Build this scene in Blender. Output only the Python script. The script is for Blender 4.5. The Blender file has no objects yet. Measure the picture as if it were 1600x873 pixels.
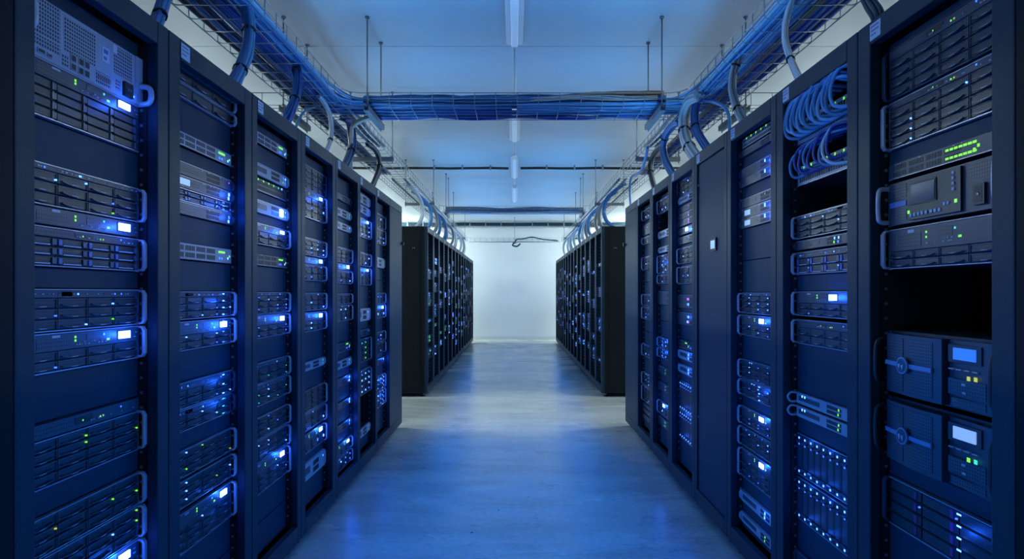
import bpy, math, random
from mathutils import Vector, Matrix

random.seed(7)
SC = bpy.context.scene
COL = SC.collection
CAMZ = 1.28
VX, VY, F = 804.0, 457.0, 1000.0      # vanishing point and focal length, in pixels of the 1600x873 frame
ROWX = 1.07                           # half width of the aisle
FACEX = 1.128                         # plane of the mounted units
CEIL = 3.19
R90 = math.pi / 2
ORD = ['first', 'second', 'third', 'fourth', 'fifth', 'sixth', 'seventh', 'eighth', 'ninth', 'tenth', 'eleventh',
       'twelfth', 'thirteenth', 'fourteenth', 'fifteenth', 'sixteenth', 'seventeenth', 'eighteenth']

# ------------------------------------------------------------------ materials
def mat(name, color, rough=0.5, metal=0.0, spec=0.5, emit=None, strength=0.0, sample=False):
    m = bpy.data.materials.new(name)
    m.use_nodes = True
    p = m.node_tree.nodes['Principled BSDF']
    p.inputs['Base Color'].default_value = (*color, 1)
    p.inputs['Roughness'].default_value = rough
    p.inputs['Metallic'].default_value = metal
    p.inputs['Specular IOR Level'].default_value = spec
    if emit:
        p.inputs['Emission Color'].default_value = (*emit, 1)
        p.inputs['Emission Strength'].default_value = strength
        if not sample:
            m.cycles.emission_sampling = 'NONE'
    return m

def noisy(name, c1, c2, scale, rough=0.5, metal=0.0, bump=0.0, detail=4, stretch=(1, 1, 1), coord='Object', rough2=None):
    m = mat(name, c1, rough, metal)
    nt = m.node_tree
    p = nt.nodes['Principled BSDF']
    tc = nt.nodes.new('ShaderNodeTexCoord')
    mp = nt.nodes.new('ShaderNodeMapping')
    mp.inputs['Scale'].default_value = stretch
    nz = nt.nodes.new('ShaderNodeTexNoise')
    nz.inputs['Scale'].default_value = scale
    nz.inputs['Detail'].default_value = detail
    rp = nt.nodes.new('ShaderNodeValToRGB')
    rp.color_ramp.elements[0].position = 0.3
    rp.color_ramp.elements[1].position = 0.7
    rp.color_ramp.elements[0].color = (*c1, 1)
    rp.color_ramp.elements[1].color = (*c2, 1)
    nt.links.new(tc.outputs[coord], mp.inputs['Vector'])
    nt.links.new(mp.outputs[0], nz.inputs['Vector'])
    nt.links.new(nz.outputs['Fac'], rp.inputs['Fac'])
    nt.links.new(rp.outputs['Color'], p.inputs['Base Color'])
    if rough2 is not None:
        mr = nt.nodes.new('ShaderNodeMapRange')
        mr.inputs['From Min'].default_value = 0.3
        mr.inputs['From Max'].default_value = 0.7
        mr.inputs['To Min'].default_value = rough
        mr.inputs['To Max'].default_value = rough2
        nt.links.new(nz.outputs['Fac'], mr.inputs['Value'])
        nt.links.new(mr.outputs[0], p.inputs['Roughness'])
    if bump:
        bp = nt.nodes.new('ShaderNodeBump')
        bp.inputs['Strength'].default_value = bump
        bp.inputs['Distance'].default_value = 0.002
        nt.links.new(nz.outputs['Fac'], bp.inputs['Height'])
        nt.links.new(bp.outputs[0], p.inputs['Normal'])
    return m

def perf(name, face, hole, px, pz, duty, rough=0.5, metal=0.0):
    """sheet with a grid of square holes, laid out in the mesh's own x and z"""
    m = mat(name, face, rough, metal)
    nt = m.node_tree
    p = nt.nodes['Principled BSDF']
    tc = nt.nodes.new('ShaderNodeTexCoord')
    sp = nt.nodes.new('ShaderNodeSeparateXYZ')
    nt.links.new(tc.outputs['Object'], sp.inputs[0])
    outs = []
    for ax, pitch in (('X', px), ('Z', pz)):
        d = nt.nodes.new('ShaderNodeMath'); d.operation = 'DIVIDE'; d.inputs[1].default_value = pitch
        fr = nt.nodes.new('ShaderNodeMath'); fr.operation = 'FRACT'
        lt = nt.nodes.new('ShaderNodeMath'); lt.operation = 'LESS_THAN'; lt.inputs[1].default_value = duty
        nt.links.new(sp.outputs[ax], d.inputs[0]); nt.links.new(d.outputs[0], fr.inputs[0]); nt.links.new(fr.outputs[0], lt.inputs[0])
        outs.append(lt)
    mu = nt.nodes.new('ShaderNodeMath'); mu.operation = 'MULTIPLY'
    nt.links.new(outs[0].outputs[0], mu.inputs[0]); nt.links.new(outs[1].outputs[0], mu.inputs[1])
    mx = nt.nodes.new('ShaderNodeMix'); mx.data_type = 'RGBA'
    mx.inputs['A'].default_value = (*face, 1); mx.inputs['B'].default_value = (*hole, 1)
    nt.links.new(mu.outputs[0], mx.inputs['Factor'])
    nt.links.new(mx.outputs['Result'], p.inputs['Base Color'])
    return m

M = {}
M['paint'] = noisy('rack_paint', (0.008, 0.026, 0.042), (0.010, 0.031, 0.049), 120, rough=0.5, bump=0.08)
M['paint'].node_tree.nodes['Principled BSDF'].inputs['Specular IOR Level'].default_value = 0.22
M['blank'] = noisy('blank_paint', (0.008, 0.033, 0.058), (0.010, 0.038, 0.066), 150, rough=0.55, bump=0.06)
M['blank'].node_tree.nodes['Principled BSDF'].inputs['Specular IOR Level'].default_value = 0.2
M['black'] = mat('black_plastic', (0.006, 0.006, 0.008), 0.5)
M['blackpaint'] = noisy('black_paint', (0.006, 0.008, 0.010), (0.008, 0.012, 0.014), 100, rough=0.6)
M['blackpaint'].node_tree.nodes['Principled BSDF'].inputs['Specular IOR Level'].default_value = 0.12
M['inner'] = mat('rack_interior', (0.006, 0.007, 0.009), 0.6)
M['silver'] = noisy('brushed_silver', (0.42, 0.44, 0.48), (0.52, 0.54, 0.58), 60, rough=0.38, metal=0.35, stretch=(1, 1, 8))
M['steel'] = noisy('silver_sheet', (0.36, 0.38, 0.42), (0.42, 0.44, 0.48), 40, rough=0.5, metal=0.15)
M['steelperf'] = perf('silver_perforated', (0.36, 0.38, 0.42), (0.008, 0.008, 0.012), 0.0085, 0.0095, 0.62, 0.5, 0.15)
M['trim'] = mat('edge_strip', (0.34, 0.37, 0.44), 0.3, 0.5)
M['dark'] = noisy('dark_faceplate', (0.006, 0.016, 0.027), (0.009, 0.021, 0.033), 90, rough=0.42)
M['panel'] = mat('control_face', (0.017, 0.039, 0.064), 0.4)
M['lightface'] = noisy('pale_faceplate', (0.30, 0.32, 0.36), (0.36, 0.38, 0.42), 60, rough=0.45)
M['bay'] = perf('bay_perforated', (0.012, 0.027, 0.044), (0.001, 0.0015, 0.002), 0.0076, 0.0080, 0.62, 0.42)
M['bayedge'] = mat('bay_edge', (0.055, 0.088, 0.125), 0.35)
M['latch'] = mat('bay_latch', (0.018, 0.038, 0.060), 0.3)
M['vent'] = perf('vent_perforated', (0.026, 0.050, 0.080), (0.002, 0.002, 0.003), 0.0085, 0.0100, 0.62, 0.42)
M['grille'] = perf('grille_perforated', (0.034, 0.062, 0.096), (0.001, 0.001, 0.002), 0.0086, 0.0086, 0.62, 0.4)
M['mark'] = mat('printed_marks', (0.42, 0.46, 0.54), 0.6)
M['bluepl'] = mat('blue_plastic', (0.06, 0.14, 0.42), 0.4)
M['crossbar'] = mat('cross_bar_blue', (0.14, 0.26, 0.46), 0.35)
M['diff'] = mat('batten_diffuser', (0.74, 0.76, 0.78), 0.35, emit=(0.45, 0.68, 1.0), strength=0.22, sample=True)
M['magenta'] = mat('magenta_tab', (0.22, 0.02, 0.16), 0.45)
M['redpl'] = mat('reddish_port', (0.30, 0.05, 0.03), 0.5)
M['nut'] = mat('cage_nut', (0.30, 0.32, 0.36), 0.4, 0.6)
M['sticker'] = mat('paper_sticker', (0.62, 0.64, 0.68), 0.7)
M['ink'] = mat('sticker_ink', (0.16, 0.18, 0.22), 0.7)
M['led_b'] = mat('led_blue', (0.1, 0.1, 0.1), 0.4, emit=(0.03, 0.12, 1.0), strength=3.0)
M['led_w'] = mat('led_white', (0.1, 0.1, 0.1), 0.4, emit=(0.07, 0.22, 1.0), strength=5.5)
M['led_g'] = mat('led_green', (0.1, 0.1, 0.1), 0.4, emit=(0.22, 1.0, 0.02), strength=1.1)
M['led_t'] = mat('led_teal', (0.1, 0.1, 0.1), 0.4, emit=(0.04, 0.75, 0.65), strength=1.1)
M['led_p'] = mat('led_violet', (0.1, 0.1, 0.1), 0.4, emit=(0.45, 0.12, 1.0), strength=1.8)
M['led_y'] = mat('led_yellow', (0.1, 0.1, 0.1), 0.4, emit=(0.6, 0.7, 0.03), strength=0.8)
M['lcd'] = mat('lcd_white', (0.2, 0.2, 0.2), 0.3, emit=(0.10, 0.22, 1.0), strength=16, sample=True)
M['lcd_dim'] = mat('lcd_blue', (0.05, 0.1, 0.2), 0.3, emit=(0.03, 0.20, 1.0), strength=0.75, sample=True)
M['lcd_pale'] = mat('lcd_pale', (0.2, 0.2, 0.2), 0.3, emit=(0.22, 0.42, 0.95), strength=0.95, sample=True)
M['glass'] = mat('dark_screen', (0.09, 0.11, 0.13), 0.12)
M['zinc'] = mat('zinc_wire', (0.26, 0.29, 0.32), 0.40, 0.4)
M['rod'] = mat('zinc_rod', (0.19, 0.21, 0.22), 0.42, 0.5)
M['white'] = mat('white_plastic', (0.74, 0.76, 0.78), 0.35)
M['tie'] = mat('black_velcro', (0.008, 0.008, 0.010), 0.8)
M['caster'] = mat('caster_rubber', (0.01, 0.01, 0.011), 0.5)
CAB = {
    'b1': mat('cable_bright_blue', (0.035, 0.15, 0.36), 0.42),
    'b2': mat('cable_blue', (0.018, 0.085, 0.25), 0.42),
    'b3': mat('cable_royal_blue', (0.012, 0.045, 0.26), 0.42),
    'b4': mat('cable_light_blue', (0.07, 0.23, 0.42), 0.42),
    'n': mat('cable_navy', (0.010, 0.028, 0.075), 0.45),
    'b5': mat('cable_pale_blue', (0.16, 0.42, 0.66), 0.4),
    'g': mat('cable_grey', (0.46, 0.45, 0.43), 0.45),
    'g2': mat('cable_dark_grey', (0.17, 0.17, 0.17), 0.45),
    'k': mat('cable_black', (0.010, 0.010, 0.012), 0.45),
    'br': mat('cable_brown', (0.40, 0.19, 0.08), 0.5),
    'tan': mat('cable_tan', (0.58, 0.40, 0.27), 0.5),
    'w': mat('cable_white', (0.52, 0.60, 0.66), 0.45),
}

# ------------------------------------------------------------------ mesh helper
class MB:
    def __init__(s):
        s.v, s.f, s.mi, s.sm, s.mats = [], [], [], [], []
    def m(s, k):
        k = M[k] if isinstance(k, str) else k
        if k not in s.mats:
            s.mats.append(k)
        return s.mats.index(k)
    def face(s, idx, mi, smooth=False):
        s.f.append(idx); s.mi.append(mi); s.sm.append(smooth)
    def box(s, x0, x1, y0, y1, z0, z1, k):
        i, b = s.m(k), len(s.v)
        s.v += [(x0, y0, z0), (x1, y0, z0), (x1, y1, z0), (x0, y1, z0), (x0, y0, z1), (x1, y0, z1), (x1, y1, z1), (x0, y1, z1)]
        for q in ((0, 3, 2, 1), (4, 5, 6, 7), (0, 1, 5, 4), (1, 2, 6, 5), (2, 3, 7, 6), (3, 0, 4, 7)):
            s.face(tuple(b + a for a in q), i)
    def prism(s, poly, a0, a1, k, axis='x'):
        """poly in the two other axes (y,z for x; x,z for y; x,y for z), extruded along axis"""
        i, b, n = s.m(k), len(s.v), len(poly)
        for a in (a0, a1):
            for (p, q) in poly:
                s.v.append((a, p, q) if axis == 'x' else (p, a, q) if axis == 'y' else (p, q, a))
        for j in range(n):
            s.face((b + j, b + (j + 1) % n, b + n + (j + 1) % n, b + n + j), i)
        s.face(tuple(b + j for j in range(n))[::-1], i)
        s.face(tuple(b + n + j for j in range(n)), i)
    def ring(s, outer, inner, a0, a1, k, axis='x', closed=True):
        i, b, n = s.m(k), len(s.v), len(outer)
        for a in (a0, a1):
            for poly in (outer, inner):
                for (p, q) in poly:
                    s.v.append((a, p, q) if axis == 'x' else (p, a, q) if axis == 'y' else (p, q, a))
        rng = range(n if closed else n - 1)
        for j in rng:
            j2 = (j + 1) % n
            s.face((b + j, b + j2, b + 2 * n + j2, b + 2 * n + j), i)
            s.face((b + n + j, b + 3 * n + j, b + 3 * n + j2, b + n + j2), i)
            s.face((b + j, b + n + j, b + n + j2, b + j2), i)
            s.face((b + 2 * n + j, b + 2 * n + j2, b + 3 * n + j2, b + 3 * n + j), i)
        if not closed:
            for j in (0, n - 1):
                s.face((b + j, b + n + j, b + 3 * n + j, b + 2 * n + j), i)
    def tube(s, pts, r, k, sides=6, cap=True):
        i, b, n = s.m(k), len(s.v), len(pts)
        fr = frames(pts)
        for p, (t, a, c) in zip(pts, fr):
            for j in range(sides):
                w = 2 * math.pi * j / sides
                d = a * math.cos(w) + c * math.sin(w)
                s.v.append(tuple(p + d * r))
        for q in range(n - 1):
            for j in range(sides):
                j2 = (j + 1) % sides
                s.face((b + q * sides + j, b + q * sides + j2, b + (q + 1) * sides + j2, b + (q + 1) * sides + j), i, sides > 4)
        if cap:
            s.face(tuple(b + j for j in range(sides))[::-1], i)
            s.face(tuple(b + (n - 1) * sides + j for j in range(sides)), i)
    def cyl(s, x, y0, y1, z, r, k, sides=16):
        s.tube([Vector((x, y0, z)), Vector((x, y1, z))], r, k, sides)
    def build(s, name, parent=None, loc=None, bevel=0):
        me = bpy.data.meshes.new(name)
        me.from_pydata(s.v, [], s.f)
        for k in s.mats:
            me.materials.append(k)
        me.polygons.foreach_set('material_index', s.mi)
        me.polygons.foreach_set('use_smooth', s.sm)
        me.update()
        o = bpy.data.objects.new(name, me)
        COL.objects.link(o)
        if parent: o.parent = parent
        if loc: o.location = loc
        if bevel:
            bv = o.modifiers.new('bevel', 'BEVEL'); bv.width = bevel; bv.segments = 2; bv.limit_method = 'ANGLE'
        return o

def frames(pts):
    n = len(pts)
    ts = []
    for i in range(n):
        d = pts[min(i + 1, n - 1)] - pts[max(i - 1, 0)]
        ts.append(d.normalized() if d.length > 1e-9 else Vector((0, 0, 1)))
    up = Vector((0, 0, 1)) if abs(ts[0].z) < 0.9 else Vector((1, 0, 0))
    a = (up - ts[0] * up.dot(ts[0])).normalized()
    out = []
    for t in ts:
        a = (a - t * a.dot(t)).normalized()
        out.append((t, a, t.cross(a)))
    return out

def smooth(pts, n=8):
    P = [Vector(p) for p in pts]
    P = [P[0] * 2 - P[1]] + P + [P[-1] * 2 - P[-2]]
    out = []
    for i in range(1, len(P) - 2):
        p0, p1, p2, p3 = P[i - 1], P[i], P[i + 1], P[i + 2]
        for j in range(n):
            t = j / n
            out.append(0.5 * ((2 * p1) + (p2 - p0) * t + (2 * p0 - 5 * p1 + 4 * p2 - p3) * t * t + (3 * p1 - p0 - 3 * p2 + p3) * t ** 3))
    out.append(P[-2])
    return out

def tag(o, label=None, cat=None, group=None, kind=None):
    if label: o['label'] = label
    if cat: o['category'] = cat
    if group: o['group'] = group
    if kind: o['kind'] = kind
    return o

def empty(name, loc, rz=0, label=None, cat=None, group=None):
    o = bpy.data.objects.new(name, None)
    o.empty_display_size = 0.05
    COL.objects.link(o)
    o.location = loc
    o.rotation_euler.z = rz
    return tag(o, label, cat, group)

def dup(o, parent=None, loc=None):
    c = o.copy(); COL.objects.link(c)
    if parent: c.parent = parent
    if loc is not None: c.location = loc
    for ch in KIDS.get(o.name, []):
        d = dup(ch, c)
    return c
KIDS = {}
def kid(o):
    KIDS.setdefault(o.parent.name, []).append(o)
    return o

def at(px, py, X):
    """point on the plane x = X (one side of the aisle) that the photograph shows at (px, py)"""
    y = abs(X) * F / abs(px - VX)
    return Vector((math.copysign(abs(X), px - VX), y, CAMZ + (VY - py) * y / F))

# ------------------------------------------------------------------ room shell
RW, RY0, RY1 = 3.7, -3.0, 17.5
def concrete():
    m = noisy('polished_concrete', (0.56, 0.54, 0.475), (0.66, 0.635, 0.565), 0.9, rough=0.20, detail=7, rough2=0.33, stretch=(0.45, 1.3, 1))
    nt = m.node_tree
    p = nt.nodes['Principled BSDF']
    p.inputs['Specular IOR Level'].default_value = 0.6
    base = p.inputs['Base Color'].links[0].from_socket
    tc = nt.nodes.new('ShaderNodeTexCoord')
    L = nt.links.new
    def grey(scale, detail, lo, hi, t0, t1, stretch, dist=0.0):
        mp = nt.nodes.new('ShaderNodeMapping'); mp.inputs['Scale'].default_value = stretch
        n = nt.nodes.new('ShaderNodeTexNoise'); n.inputs['Scale'].default_value = scale; n.inputs['Detail'].default_value = detail; n.inputs['Distortion'].default_value = dist
        r = nt.nodes.new('ShaderNodeMapRange')
        for k, v in (('From Min', lo), ('From Max', hi), ('To Min', t0), ('To Max', t1)): r.inputs[k].default_value = v
        L(tc.outputs['Object'], mp.inputs['Vector']); L(mp.outputs[0], n.inputs['Vector']); L(n.outputs['Fac'], r.inputs['Value'])
        return r.outputs[0]
    col = base
    for sock in (grey(34, 9, 0.35, 0.65, 0.86, 1.05, (1, 1, 1)), grey(2.6, 8, 0.36, 0.60, 0.80, 1.04, (0.5, 1.6, 1), 0.8), grey(7.0, 8, 0.30, 0.42, 0.78, 1.0, (1, 1.2, 1), 1.2)):
        mx = nt.nodes.new('ShaderNodeMix'); mx.data_type = 'RGBA'; mx.blend_type = 'MULTIPLY'; mx.inputs['Factor'].default_value = 1
        L(col, mx.inputs['A']); L(sock, mx.inputs['B'])
        col = mx.outputs['Result']
    L(col, p.inputs['Base Color'])
    bp = nt.nodes.new('ShaderNodeBump'); bp.inputs['Strength'].default_value = 0.10; bp.inputs['Distance'].default_value = 0.01
    L(grey(1.7, 5, 0.3, 0.7, 0, 1, (0.5, 1.6, 1), 0.5), bp.inputs['Height']); L(bp.outputs[0], p.inputs['Normal'])
    return m
M['concrete'] = concrete()
M['ceiling'] = noisy('ceiling_sheet', (0.66, 0.67, 0.67), (0.72, 0.73, 0.73), 1.2, rough=0.42)
M['wall'] = noisy('wall_paint', (0.70, 0.71, 0.71), (0.76, 0.77, 0.77), 0.9, rough=0.6)
M['seam'] = mat('ceiling_backing', (0.10, 0.10, 0.10), 0.8)
M['base'] = mat('base_strip', (0.62, 0.63, 0.63), 0.5)

def struct(mb, name):
    return tag(mb.build(name), kind='structure')
b = MB(); b.box(-RW, RW, RY0, RY1, -0.1, 0, 'concrete'); struct(b, 'floor')
b = MB()
b.box(-RW, RW, RY0, RY1, CEIL + 0.012, CEIL + 0.10, 'seam')
y = 4.97 - 0.98 * 8
seams = []
while y < RY1 + 1:
    seams.append(y); y += 0.98
seams = [RY0] + [s for s in seams if RY0 < s < RY1] + [RY1]
for a, c in zip(seams, seams[1:]):
    ga = 0.004 if abs(a - 4.97) < 0.01 else 0.0012
    gc = 0.004 if abs(c - 4.97) < 0.01 else 0.0012
    b.box(-RW, RW, a + ga, c - gc, CEIL, CEIL + 0.012, 'ceiling')
struct(b, 'ceiling')
for name, bb in (('wall_back', (-RW, RW, RY1, RY1 + 0.1)), ('wall_front', (-RW, RW, RY0 - 0.1, RY0)),
                 ('wall_left', (-RW - 0.1, -RW, RY0, RY1)), ('wall_right', (RW, RW + 0.1, RY0, RY1))):
    b = MB(); b.box(*bb, 0, CEIL + 0.1, 'wall'); struct(b, name)
b = MB(); b.box(-RW, RW, RY1 - 0.012, RY1, 0, 0.09, 'base'); struct(b, 'baseboard_back')

# ------------------------------------------------------------------ racks
TOPZ, BOTZ = 2.095, 0.045
def make_rack(side, y0, y1, kind, label, holes_fill, units_z=(), group=None, sticker=True, near_face=False, top=TOPZ):
    """one cabinet between depths y0 and y1; local x runs along the row, y goes inwards, front face at y=0"""
    W = y1 - y0 - 0.003
    yc = (y0 + y1) / 2
    rz = R90 if side < 0 else -R90
    name = 'closed_cabinet' if kind in ('closed', 'black') else 'server_rack'
    r = empty(name, (side * ROWX, yc, 0), rz, label, 'cabinet' if name == 'closed_cabinet' else 'server rack', group)
    hw = W / 2
    D = 1.10
    pm = 'blackpaint' if kind == 'black' else 'paint'
    st = min(0.068, max(0.029, (W - 0.49) / 2))
    ow = hw - st
    zi0, zi1 = 0.125, top - 0.069
    # carcase
    for sgn in (-1, 1):
        b = MB()
        a, c = (sgn * hw, sgn * (hw - 0.004)) if sgn < 0 else (hw - 0.004, hw)
        b.box(a, c, 0.0335, D, BOTZ, top, 'blackpaint')
        if near_face:
            if (side < 0 and sgn < 0) or (side > 0 and sgn > 0):
                e = 0.004 * sgn
                lo, hi = sorted((sgn * hw, sgn * hw + e))
                b.box(lo, hi, 0.09, D - 0.03, BOTZ + 0.04, top - 0.035, 'blackpaint')
                for dy in (0.150, 0.172):
                    b.box(min(lo, hi + 0.0) - (0.003 if sgn < 0 else 0), hi + (0.003 if sgn > 0 else 0), dy, dy + 0.010, 1.822, 1.836, 'nut')
        b.build('side_panel', r)
    b = MB(); b.box(-hw + 0.004, hw - 0.004, 0.0335, D, top - 0.004, top, pm); b.build('top_panel', r)
    b = MB(); b.box(-hw + 0.004, hw - 0.004, 0.0335, D, BOTZ, BOTZ + 0.02, 'inner'); b.build('bottom_panel', r)
    b = MB(); b.box(-hw + 0.004, hw - 0.004, D - 0.01, D, BOTZ + 0.02, top - 0.004, 'inner'); b.build('back_panel', r)
    for fx in (-hw + 0.07, hw - 0.07):
        for fy in (0.06, D - 0.08):
            b = MB()
            b.tube([Vector((fx, fy, 0)), Vector((fx, fy, 0.012))], 0.026, 'caster', 12)
            b.tube([Vector((fx, fy, 0.012)), Vector((fx, fy, BOTZ))], 0.011, 'nut', 8)
            b.build('foot', r)
    if kind in ('closed', 'black'):
        b = MB(); b.box(-hw, hw, 0, 0.033, BOTZ + 0.075, top - 0.07, pm); b.build('door', r, bevel=0.003)
        b = MB(); b.box(-hw, hw, 0, 0.033, top - 0.067, top, pm); b.build('header', r, bevel=0.003)
        b = MB(); b.box(-hw, hw, 0, 0.033, BOTZ, BOTZ + 0.072, pm); b.build('plinth', r, bevel=0.003)
        if kind == 'closed':
            kx = hw - 0.045 if side < 0 else -hw + 0.03
            b = MB(); b.tube([Vector((kx, 0, 1.74)), Vector((kx, -0.012, 1.74))], 0.014, 'nut', 12)
            b.tube([Vector((kx, -0.012, 1.74)), Vector((kx, -0.026, 1.74))], 0.019, 'black', 12)
            b.build('knob', r)
        return r
    # front frame: stiles, header, plinth, with a return going inwards
    for sgn in (-1, 1):
        lo, hi = sorted((sgn * ow, sgn * hw))
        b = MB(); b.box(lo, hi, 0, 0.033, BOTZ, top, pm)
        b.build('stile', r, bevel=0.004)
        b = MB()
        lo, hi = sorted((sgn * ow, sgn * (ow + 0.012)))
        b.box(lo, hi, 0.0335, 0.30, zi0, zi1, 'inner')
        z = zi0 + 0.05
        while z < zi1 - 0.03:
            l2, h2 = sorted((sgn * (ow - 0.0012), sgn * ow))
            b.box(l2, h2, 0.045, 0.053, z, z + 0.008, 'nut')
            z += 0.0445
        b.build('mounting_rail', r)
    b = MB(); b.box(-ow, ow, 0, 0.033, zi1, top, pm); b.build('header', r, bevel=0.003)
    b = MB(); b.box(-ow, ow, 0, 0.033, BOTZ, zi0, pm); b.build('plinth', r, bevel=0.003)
    if sticker:
        b = MB()
        x0 = -ow + 0.002
        b.box(x0, x0 + 0.055, -0.0012, -0.0002, top - 0.060, top - 0.012, 'sticker')
        for j, (l0, l1) in enumerate(((0.006, 0.042), (0.006, 0.048), (0.006, 0.030))):
            z = top - 0.024 - j * 0.012
            xx = l0
            while xx < l1:
                w = random.uniform(0.003, 0.008)
                b.box(x0 + xx, x0 + min(xx + w, 0.05), -0.0016, -0.0012, z, z + 0.0045, 'ink')
                xx += w + 0.002
        b.build('label_sticker', r)
    if kind == 'door':
        b = MB(); b.box(-ow + 0.002, ow - 0.002, 0.010, 0.030, zi0 + 0.002, zi1 - 0.002, 'blank'); b.build('door', r, bevel=0.002)
        b = MB(); b.box(0.00, 0.10, 0.002, 0.010, 1.505, 1.575, 'black')
        s = b.build('status_screen', r)
        b = MB(); b.box(0.015, 0.085, 0.0005, 0.002, 1.518, 1.562, 'lcd_pale'); b.build('display', s)
        b = MB()
        for z in (0.55, 1.9):
            b.box(-ow + 0.01, -ow + 0.022, 0.004, 0.010, z, z + 0.012, 'nut')
        b.build('hinge', r)
        return r
    # blanking panels in the gaps between units
    us = sorted(units_z, key=lambda u: -u[1])
    gaps, zt = [], zi1 - 0.003
    for (a, c) in us:
        gaps.append((c, zt)); zt = a
    gaps.append((zi0 + 0.003, zt))
    for (a, c) in gaps:
        mid = (a + c) / 2
        if c - a < 0.016 or any(h0 < mid < h1 for h0, h1 in holes_fill):
            continue
        n = max(1, round((c - a) / 0.135))
        for k in range(n):
            z0 = a + (c - a) * k / n + 0.0022
            z1 = a + (c - a) * (k + 1) / n - 0.0022
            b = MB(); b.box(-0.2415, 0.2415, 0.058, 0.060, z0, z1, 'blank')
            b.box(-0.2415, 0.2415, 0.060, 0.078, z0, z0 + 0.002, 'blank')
            b.build('blanking_panel', r)
    return r

# ------------------------------------------------------------------ mounted units (local: x right, y inwards, z up, origin bottom centre of the front plane)
BW = 0.4445
def leds(mb, pts, w=0.0045, y=-0.0135):
    for (x, z, c) in pts:
        mb.box(x - w / 2, x + w / 2, y - 0.0012, y, z - w / 2, z + w / 2, 'led_' + c)

def chassis(r, h, m='dark', depth=0.62, ear='silver', ears=True):
    b = MB()
    b.box(-BW / 2, BW / 2, 0.0, depth, 0.0006, h - 0.0006, m)
    b.build('chassis', r)
    if ears:
        for sgn in (-1, 1):
            lo, hi = sorted((sgn * BW / 2, sgn * 0.2412))
            b = MB(); b.box(lo, hi, -0.0035, -0.0005, 0.0006, h - 0.0006, ear)
            for z in ((h * 0.25, h * 0.75) if h > 0.03 else (h * 0.5,)):
                xm = (lo + hi) / 2
                b.box(xm - 0.003, xm + 0.003, -0.0055, -0.0035, z - 0.003, z + 0.003, 'nut')
            b.build('mounting_ear', r)

def grip(r, h, m='silver', out=0.030, sides=(-1, 1), z0=0.0, z1=None):
    """chamfered C-shaped grip on each ear"""
    z1 = h if z1 is None else z1
    e = min(0.014, (z1 - z0) * 0.3)
    y0 = -0.0036
    outer = [(y0, z0 + 0.001), (-out + 0.008, z0 + 0.002), (-out, z0 + e), (-out, z1 - e), (-out + 0.008, z1 - 0.002), (y0, z1 - 0.001)]
    t = 0.0075
    inner = [(y0, z0 + t), (-out + 0.010, z0 + t + 0.001), (-out + t, z0 + e + 0.002), (-out + t, z1 - e - 0.002), (-out + 0.010, z1 - t - 0.001), (y0, z1 - t)]
    for sgn in sides:
        a, c = sorted((sgn * 0.2232, sgn * 0.2395))
        b = MB(); b.ring(outer, inner, a, c, m, 'x', closed=False)
        b.build('handle', r, bevel=0.0015)

def edges(r, h, m='trim', t=0.0028, y=-0.014):
    b = MB()
    b.box(-BW / 2, BW / 2, y, 0, 0.0008, 0.0008 + t, m)
    b.box(-BW / 2, BW / 2, y, 0, h - 0.0008 - t, h - 0.0008, m)
    b.build('frame', r)

def bay_mesh(mb, x0, x1, z0, z1, style, rnd, ledc=None):
    w, h = x1 - x0, z1 - z0
    mb.box(x0, x1, -0.006, 0, z0, z1, 'black')
    if style == 'sled':
        mb.box(x0 + 0.002, x0 + 0.014, -0.013, -0.006, z0 + 0.003, z1 - 0.003, 'bluepl')
        mb.box(x1 - 0.018, x1 - 0.003, -0.013, -0.006, z0 + 0.003, z1 - 0.003, 'bayedge')
        mb.box(x0 + 0.016, x1 - 0.020, -0.010, -0.006, z0 + 0.006, z1 - 0.002, 'bay')
        mb.box(x0 + 0.018, x1 - 0.024, -0.0125, -0.006, z0 + 0.0015, z0 + 0.0045, 'mark')
    elif style == 'plain':
        mb.box(x0 + 0.001, x1 - 0.020, -0.010, -0.006, z0 + 0.0015, z1 - 0.0015, 'bay')
        mb.box(x1 - 0.018, x1 - 0.011, -0.013, -0.006, z0 + 0.0015, z1 - 0.0015, 'bayedge')
        mb.box(x1 - 0.009, x1 - 0.002, -0.012, -0.006, z0 + 0.003, z1 - 0.003, 'latch')
    elif style == 'tab':
        mb.box(x0 + 0.002, x1 - 0.002, -0.010, -0.006, z0 + 0.002, z1 - 0.002, 'bay')
        mb.box(x1 - 0.030, x1 - 0.020, -0.0125, -0.010, z0 + 0.004, z1 - 0.004, 'magenta')
    else:
        mb.box(x0 + 0.0015, x1 - 0.0015, -0.010, -0.006, z0 + 0.0015, z1 - 0.0015, 'bay')
        # rim of the tray
        mb.box(x0 + 0.001, x0 + 0.0028, -0.0125, -0.006, z0 + 0.001, z1 - 0.001, 'bayedge')
        mb.box(x1 - 0.0028, x1 - 0.001, -0.0125, -0.006, z0 + 0.001, z1 - 0.001, 'bayedge')
        mb.box(x0 + 0.0028, x1 - 0.0028, -0.0120, -0.006, z1 - 0.0026, z1 - 0.001, 'bayedge')
        # sagging lever
        n = 7
        up, dn = [], []
        for j in range(n + 1):
            t = j / n
            sag = (2 * t - 1) ** 2
            x = x0 + w * (0.10 + 0.74 * t)
            zc = z0 + h * (0.14 + 0.18 * sag)
            th = h * (0.07 * (1 - sag) + 0.04)
            up.append((x, zc + th)); dn.append((x, zc - th * 0.6))
        mb.prism(up + dn[::-1], -0.016, -0.010, 'latch', 'y')
        mb.box(x0 + w * 0.40, x0 + w * 0.60, -0.0172, -0.016, z0 + h * 0.13, z0 + h * 0.19, 'mark')
    if ledc:
        z = z0 + h * rnd.choice((0.3, 0.7))
        mb.box(x1 - 0.0085, x1 - 0.0045, -0.0145, -0.006, z - 0.0018, z + 0.0018, 'led_' + ledc)

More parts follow.
